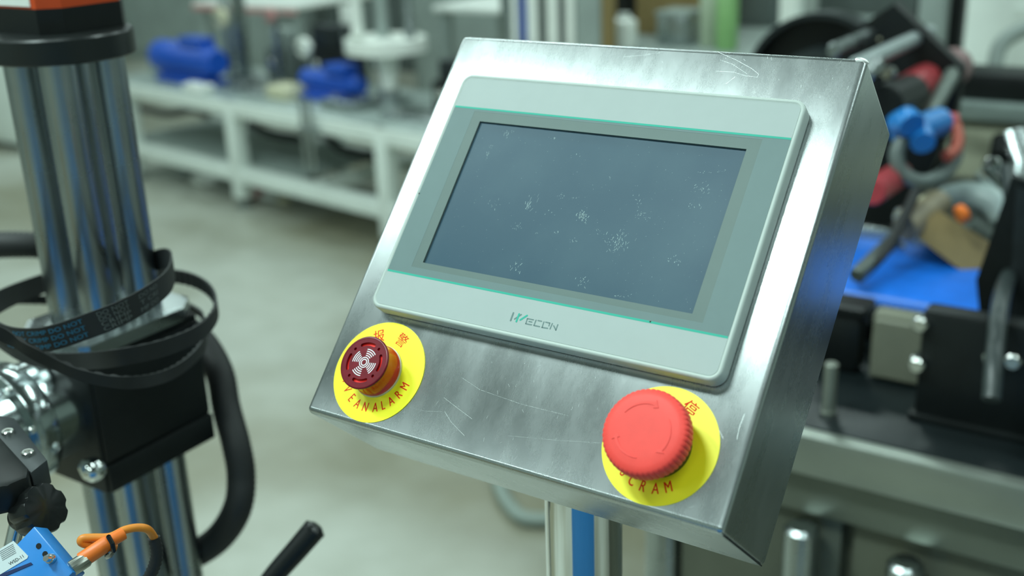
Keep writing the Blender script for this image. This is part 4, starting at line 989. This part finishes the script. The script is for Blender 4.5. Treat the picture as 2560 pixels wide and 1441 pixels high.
# small peg standing on the worktop
p = on_z(2070, 1040, MZ)
pg = empty('locating_peg', (p.x, p.y, MZ), 'pale vertical peg on the black worktop near its front edge', 'peg')
build('peg', MB().cyl((p.x, p.y, MZ), (p.x, p.y, MZ+.062), .0072, n=20, bev=.001), mat('peg_grey', (.25, .27, .23), .4, .5, var=.05), pg); build('peg_foot', MB().cyl((p.x, p.y, MZ), (p.x, p.y, MZ+.006), .010, n=20), SILVER, pg)

# labelling head: a big black slanted plate with wheel, bars and red knobs
lab_ = empty('labelling_head', (on_y(2200, 400, 1.25).x, 1.3, MZ), 'black labelling machine head with slanted side plate and round reel', 'machine')
build('side_plate', slab([(2060, 210), (2110, 90), (2235, 10), (2405, 170), (2385, 300), (2262, 565), (2165, 570), (2130, 580), (2080, 420)], 1.28, 1.31), BLACK, lab_)
# reel seen at the top centre
rc_ = on_y(2060, 150, 1.45); RR = (on_y(2290, 150, 1.45)-rc_).length*.86
def reel_ring(name, r0, r1, y0, y1, mt, parent, n=64):
    M = Matrix.Translation((rc_.x, 0, rc_.z-.05)) @ Matrix.Rotation(-R90, 4, 'X')
    return build(name, MB().lathe([(r0, y0), (r1, y0), (r1, y1), (r0, y1), (r0, y0)], M, n, closed=True), mt, parent)
reel_ring('reel_disc', .004, RR*.98, 1.46, 1.465, BLACK, lab_)
reel_ring('reel_rim', RR*.93, RR*1.0, 1.42, 1.47, DARKMETAL, lab_)
reel_ring('label_roll', .05, RR*.55, 1.40, 1.46, mat('reel_dark', (.022, .03, .032), .4, var=.1), lab_)
build('reel_stand', MB().box((rc_.x-.04, 1.47, MZ), (rc_.x+.04, 1.52, rc_.z), .005), BLACK, lab_)
build('reel_axle', MB().cyl((rc_.x, 1.38, rc_.z-.05), (rc_.x, 1.5, rc_.z-.05), .014, n=20), ALU, lab_)
def bar(px0, py0, d0, px1, py1, d1, r, mt, name, parent, n=20): return build(name, MB().cyl(at(px0, py0, d0), at(px1, py1, d1), r, n=n, bev=.002), mt, parent)
bar(2085, 125, 1.55, 2175, 88, 1.70, .010, ALU, 'guide_roller', lab_)
r_ = bar(2140, 165, 1.50, 2325, 80, 1.75, .0115, mat('pale_roller', (.42, .48, .48), .35, .5, var=.05), 'guide_roller', lab_)
bar(2188, 62, 1.75, 2212, 105, 1.72, .012, CREAM, 'cream_sleeve', lab_)
bar(2160, 190, 1.46, 2190, 160, 1.5, .011, ALU, 'guide_roller', lab_)
bar(2255, 235, 1.62, 2350, 175, 1.75, .024, REDD, 'red_knob', lab_)
bar(2205, 265, 1.5, 2275, 235, 1.6, .028, BLACK, 'black_grip', lab_)
bar(2360, 190, 1.75, 2385, 165, 1.8, .03, mat('dull_pink', (.25, .15, .15), .5, var=.1), 'pink_end_cap', lab_)
bar(2180, 480, 1.45, 2250, 435, 1.55, .018, REDD, 'red_knob', lab_)
bar(2310, 310, 1.62, 2385, 180, 1.68, .012, mat('strut_grey', (.18, .21, .19), .4, .5, var=.1), 'strut', lab_)
bar(2140, 690, 1.38, 2235, 600, 1.45, .010, mat('strut_grey2', (.10, .12, .11), .4, .5, var=.1), 'strut', lab_)
for q in ((2226, 180), (2258, 530), (2238, 612), (2252, 622)):
    P = at(q[0], q[1], 1.55); build('round_nut', MB().cyl(P, P-Vector((0, .012, 0)), .009, n=18, bev=.002), SILVER, lab_)
bar(2190, 60, 1.95, 2420, 190, 1.95, .012, DARKMETAL, 'frame_edge', lab_)
# blue clamp fitting with ring hose
bc = empty('blue_fitting', at(2310, 310, 1.5), 'blue plastic clamp fitting between the red knob and ring hose', 'fitting')
build('blue_body', MB().tube([at(2255, 330, 1.5), at(2300, 322, 1.52), at(2350, 305, 1.55)], .020, 16), mat('light_blue_plastic', (.03, .21, .55), .35, var=.08), bc, smooth=60)
build('blue_grip', MB().tube([at(2248, 310, 1.5), at(2268, 300, 1.48), at(2280, 315, 1.47)], .018, 14), BLUEP, bc, smooth=60)
build('blue_stem', MB().tube([at(2300, 330, 1.5), at(2308, 358, 1.48)], .016, 14), BLUEP, bc, smooth=60)
build('red_collar', MB().tube([at(2365, 305, 1.55), at(2388, 308, 1.55)], .014, 14), REDD, bc, smooth=60)
def loop_tube(name, label, pts, r, mt, cat): return build(name, MB().tube(spline([at(*p) for p in pts], 60), r, 12), mt, label=label, cat=cat, smooth=60)
loop_tube('ring_hose', 'grey hose curled in a ring below the blue fitting', [(2262, 340, 1.5), (2242, 385, 1.5), (2255, 430, 1.5), (2300, 455, 1.5), (2350, 440, 1.52), (2385, 400, 1.54), (2392, 350, 1.55)], .010, mat('hose_grey', (.12, .15, .14), .4, var=.1), 'hose')
loop_tube('red_tube', 'dull red tube running along the grey ring hose', [(2390, 312, 1.54), (2396, 345, 1.53), (2388, 375, 1.52), (2365, 392, 1.51)], .008, mat('dull_red_tube', (.38, .08, .05), .45, var=.08), 'hose')
loop_tube('black_cable', 'black cable running down at the right picture edge', [(2515, 420, 1.5), (2535, 560, 1.45), (2540, 640, 1.4), (2505, 740, 1.15), (2488, 880, 1.09), (2478, 1000, 1.07)], .009, mat('cable_grey', (.03, .04, .04), .35, var=.1), 'cable')
loop_tube('bent_pipe', 'thin black tube crossing above the cardboard piece', [(2140, 700, 1.4), (2185, 660, 1.4), (2228, 605, 1.42), (2290, 480, 1.45)], .007, RUBBER, 'tube')
# brown cardboard block, tilted, with a pale roll edge
cbx = empty('cardboard_roll', at(2380, 600, 1.5), 'tilted brown cardboard block in the labelling head', 'cardboard')
q4 = [(2275, 580), (2345, 525), (2498, 622), (2440, 705)]
vs = [at(x, y, 1.45) for x, y in q4]+[at(x, y, 1.54) for x, y in q4]
build('card_block', MB().add(vs, [(0, 1, 2, 3), (7, 6, 5, 4), (0, 4, 5, 1), (1, 5, 6, 2), (2, 6, 7, 3), (3, 7, 4, 0)]), BROWN, cbx, smooth=0)
bar(2262, 572, 1.45, 2350, 505, 1.5, .018, mat('brown_roll', (.20, .17, .11), .5, var=.1), 'roll_edge', cbx)
bar(2248, 548, 1.47, 2335, 490, 1.52, .010, CREAM, 'pale_strip', cbx)
bar(2395, 540, 1.42, 2415, 530, 1.42, .012, ORANGE, 'orange_cap', cbx)
# bright tool pieces right of it
sp_ = empty('scanner_arm', at(2470, 500, 1.6), 'silver and white curved sensor head right of the cardboard block', 'sensor')
build('white_arm', MB().tube(spline([at(2360, 500, 1.6), at(2420, 488, 1.58), (at(2480, 505, 1.56)), at(2510, 545, 1.55)], 20), .019, 14), mat('pale_blue_grey', (.38, .46, .45), .35, var=.06), sp_, smooth=60)
build('lower_block', MB().tube([at(2425, 545, 1.6), at(2500, 580, 1.6)], .022, 14), GREYPL, sp_, smooth=60)
build('chrome_head', MB().tube([at(2455, 425, 1.58), at(2500, 478, 1.58)], .013, 14), CHROME, sp_, smooth=60)
build('chrome_ball', MB().lathe([(.0001, -.014), (.009, -.011), (.014, 0), (.009, .011), (.0001, .014)], Matrix.Translation(at(2480, 415, 1.58)), 20), CHROME, sp_)
build('black_plug', MB().cyl(at(2505, 350, 1.62), at(2498, 395, 1.6), .014, n=16), BLACKGLOSS, sp_)
build('grey_arm', MB().tube([at(2530, 340, 1.62), at(2560, 420, 1.6), at(2545, 520, 1.58)], .022, 12), ALU, sp_, smooth=60)
bkk = empty('black_side_housing', at(2560, 560, 1.6), 'black housing cut by the right picture edge', 'housing')
build('housing_body', slab([(2530, 440), (2640, 480), (2640, 880), (2500, 870), (2455, 855), (2440, 700)], .806, .818), BLACK, bkk)
build('housing_cover', slab([(2540, 470), (2640, 500), (2640, 840), (2520, 800)], .800, .806), DARKMETAL, bkk)
# beige back panel and rails of the neighbouring machine
bp_ = empty('beige_machine', (on_y(2500, 350, 1.75).x, 1.9, 0), 'beige sided machine with grey rail and black top behind the labelling head', 'machine')
x0 = on_y(2360, 400, 1.75).x; x1 = x0+1.6
zt1 = on_y(2460, 300, 1.75).z; zb1 = .9
build('beige_side', MB().box((x0, 1.75, .03), (x1, 1.95, zt1), .006), BEIGE, bp_)
build('grey_rail', MB().box((x0-.02, 1.73, zt1), (x1, 1.96, zt1+.036), .006), mat('rail_grey', (.28, .34, .32), .35, .4, var=.06), bp_)
build('black_top', MB().box((x0-.02, 1.75, zt1+.036), (x1, 1.86, zt1+.085), .004), BLACK, bp_)
build('foot_beam', MB().box((x0, 1.78, 0), (x1, 1.93, .03)), GREYD, bp_)
# white cabinet behind with grey pipe
wx0 = on_y(2385, 150, 2.6).x
solid('white_machine_cover', 'white machine cover behind the beige machine at the upper right', 'machine', (wx0, 2.6, 0), (wx0+2.2, 3.2, on_y(2450, -60, 2.6).z), WHITE, 'door', WHITE, bev=.02)
loop_tube('grey_pipe', 'grey bent pipe in front of the white machine cover', [(2600, 60, 2.55), (2545, 80, 2.55), (2505, 110, 2.55), (2490, 150, 2.55), (2484, 215, 2.55)], .018, GREYPL, 'pipe')
# dark stuff between the reel and white cover
solid('dark_cabinet', 'dark grey cabinet behind the black reel', 'cabinet', (on_y(2040, 60, 3.8).x, 3.8, 0), (on_y(2330, 60, 3.8).x, 4.3, 1.5), GREYD, 'door')
up = empty('dark_upright', (on_y(2330, 40, 2.1).x, 2.1, 0), 'two tone dark upright rising at the upper right behind the slanted plate', 'upright')
ux_ = on_y(2330, 40, 2.1).x
build('upright_profile', MB().box((ux_-.03, 2.1, 0), (ux_+.025, 2.15, 1.8), .003), GREYPL, up); build('upright_cover', MB().box((ux_-.05, 2.16, 0), (ux_+.05, 2.2, 1.75), .003), BLACK, up)
# grey bent tube behind the pedestal, low in the middle (floor cable loop)
pts = [on_z(x, y, .02) for x, y in ((1240, 1180), (1258, 1240), (1300, 1290), (1360, 1300), (1430, 1295))]
build('floor_cable', MB().tube(spline(pts, 40), .018, 12), mat('cable_light_grey', (.24, .29, .26), .5, var=.05), label='grey cable lying in a curve on the floor left of the chrome post', cat='cable', smooth=60)
# ------------------------------------------------------------------ added blocks behind the camera, unseen, only for the chrome to mirror
bc2 = empty('blue_reflection_block', (.45, -.9, 0), 'unseen blue block added in place of the jeans mirrored in the chrome post', 'machine')  # added unseen: gives the post its blue reflection, in place of someone in jeans
BR = Matrix.Translation((.40, -.72, 0)) @ Matrix.Rotation(math.radians(30), 4, 'Z')
build('reflection_block_body', MB().box((-.58, -.4, .05), (.52, .0, .98), .02, 2, BR), mat('bright_blue_paint', (.035, .22, .56), .45, var=.05), bc2)
build('reflection_block_plinth', MB().box((-.56, -.38, 0), (.50, -.02, .05), 0, 1, BR), GREYD, bc2)
brown_box = empty('brown_reflection_box', (-1.0, -2.2, 0), 'unseen brown box added behind the camera for the chrome to mirror', 'reflection prop')  # added unseen: brown mass for the reflections in post and rods
build('reflection_box_body', MB().box((-1.3, -2.5, 0), (-.75, -2.0, .9), .01), BROWN, brown_box); build('reflection_box_lid', MB().box((-1.32, -2.52, .9), (-.73, -1.98, .93), .004), BROWN, brown_box)
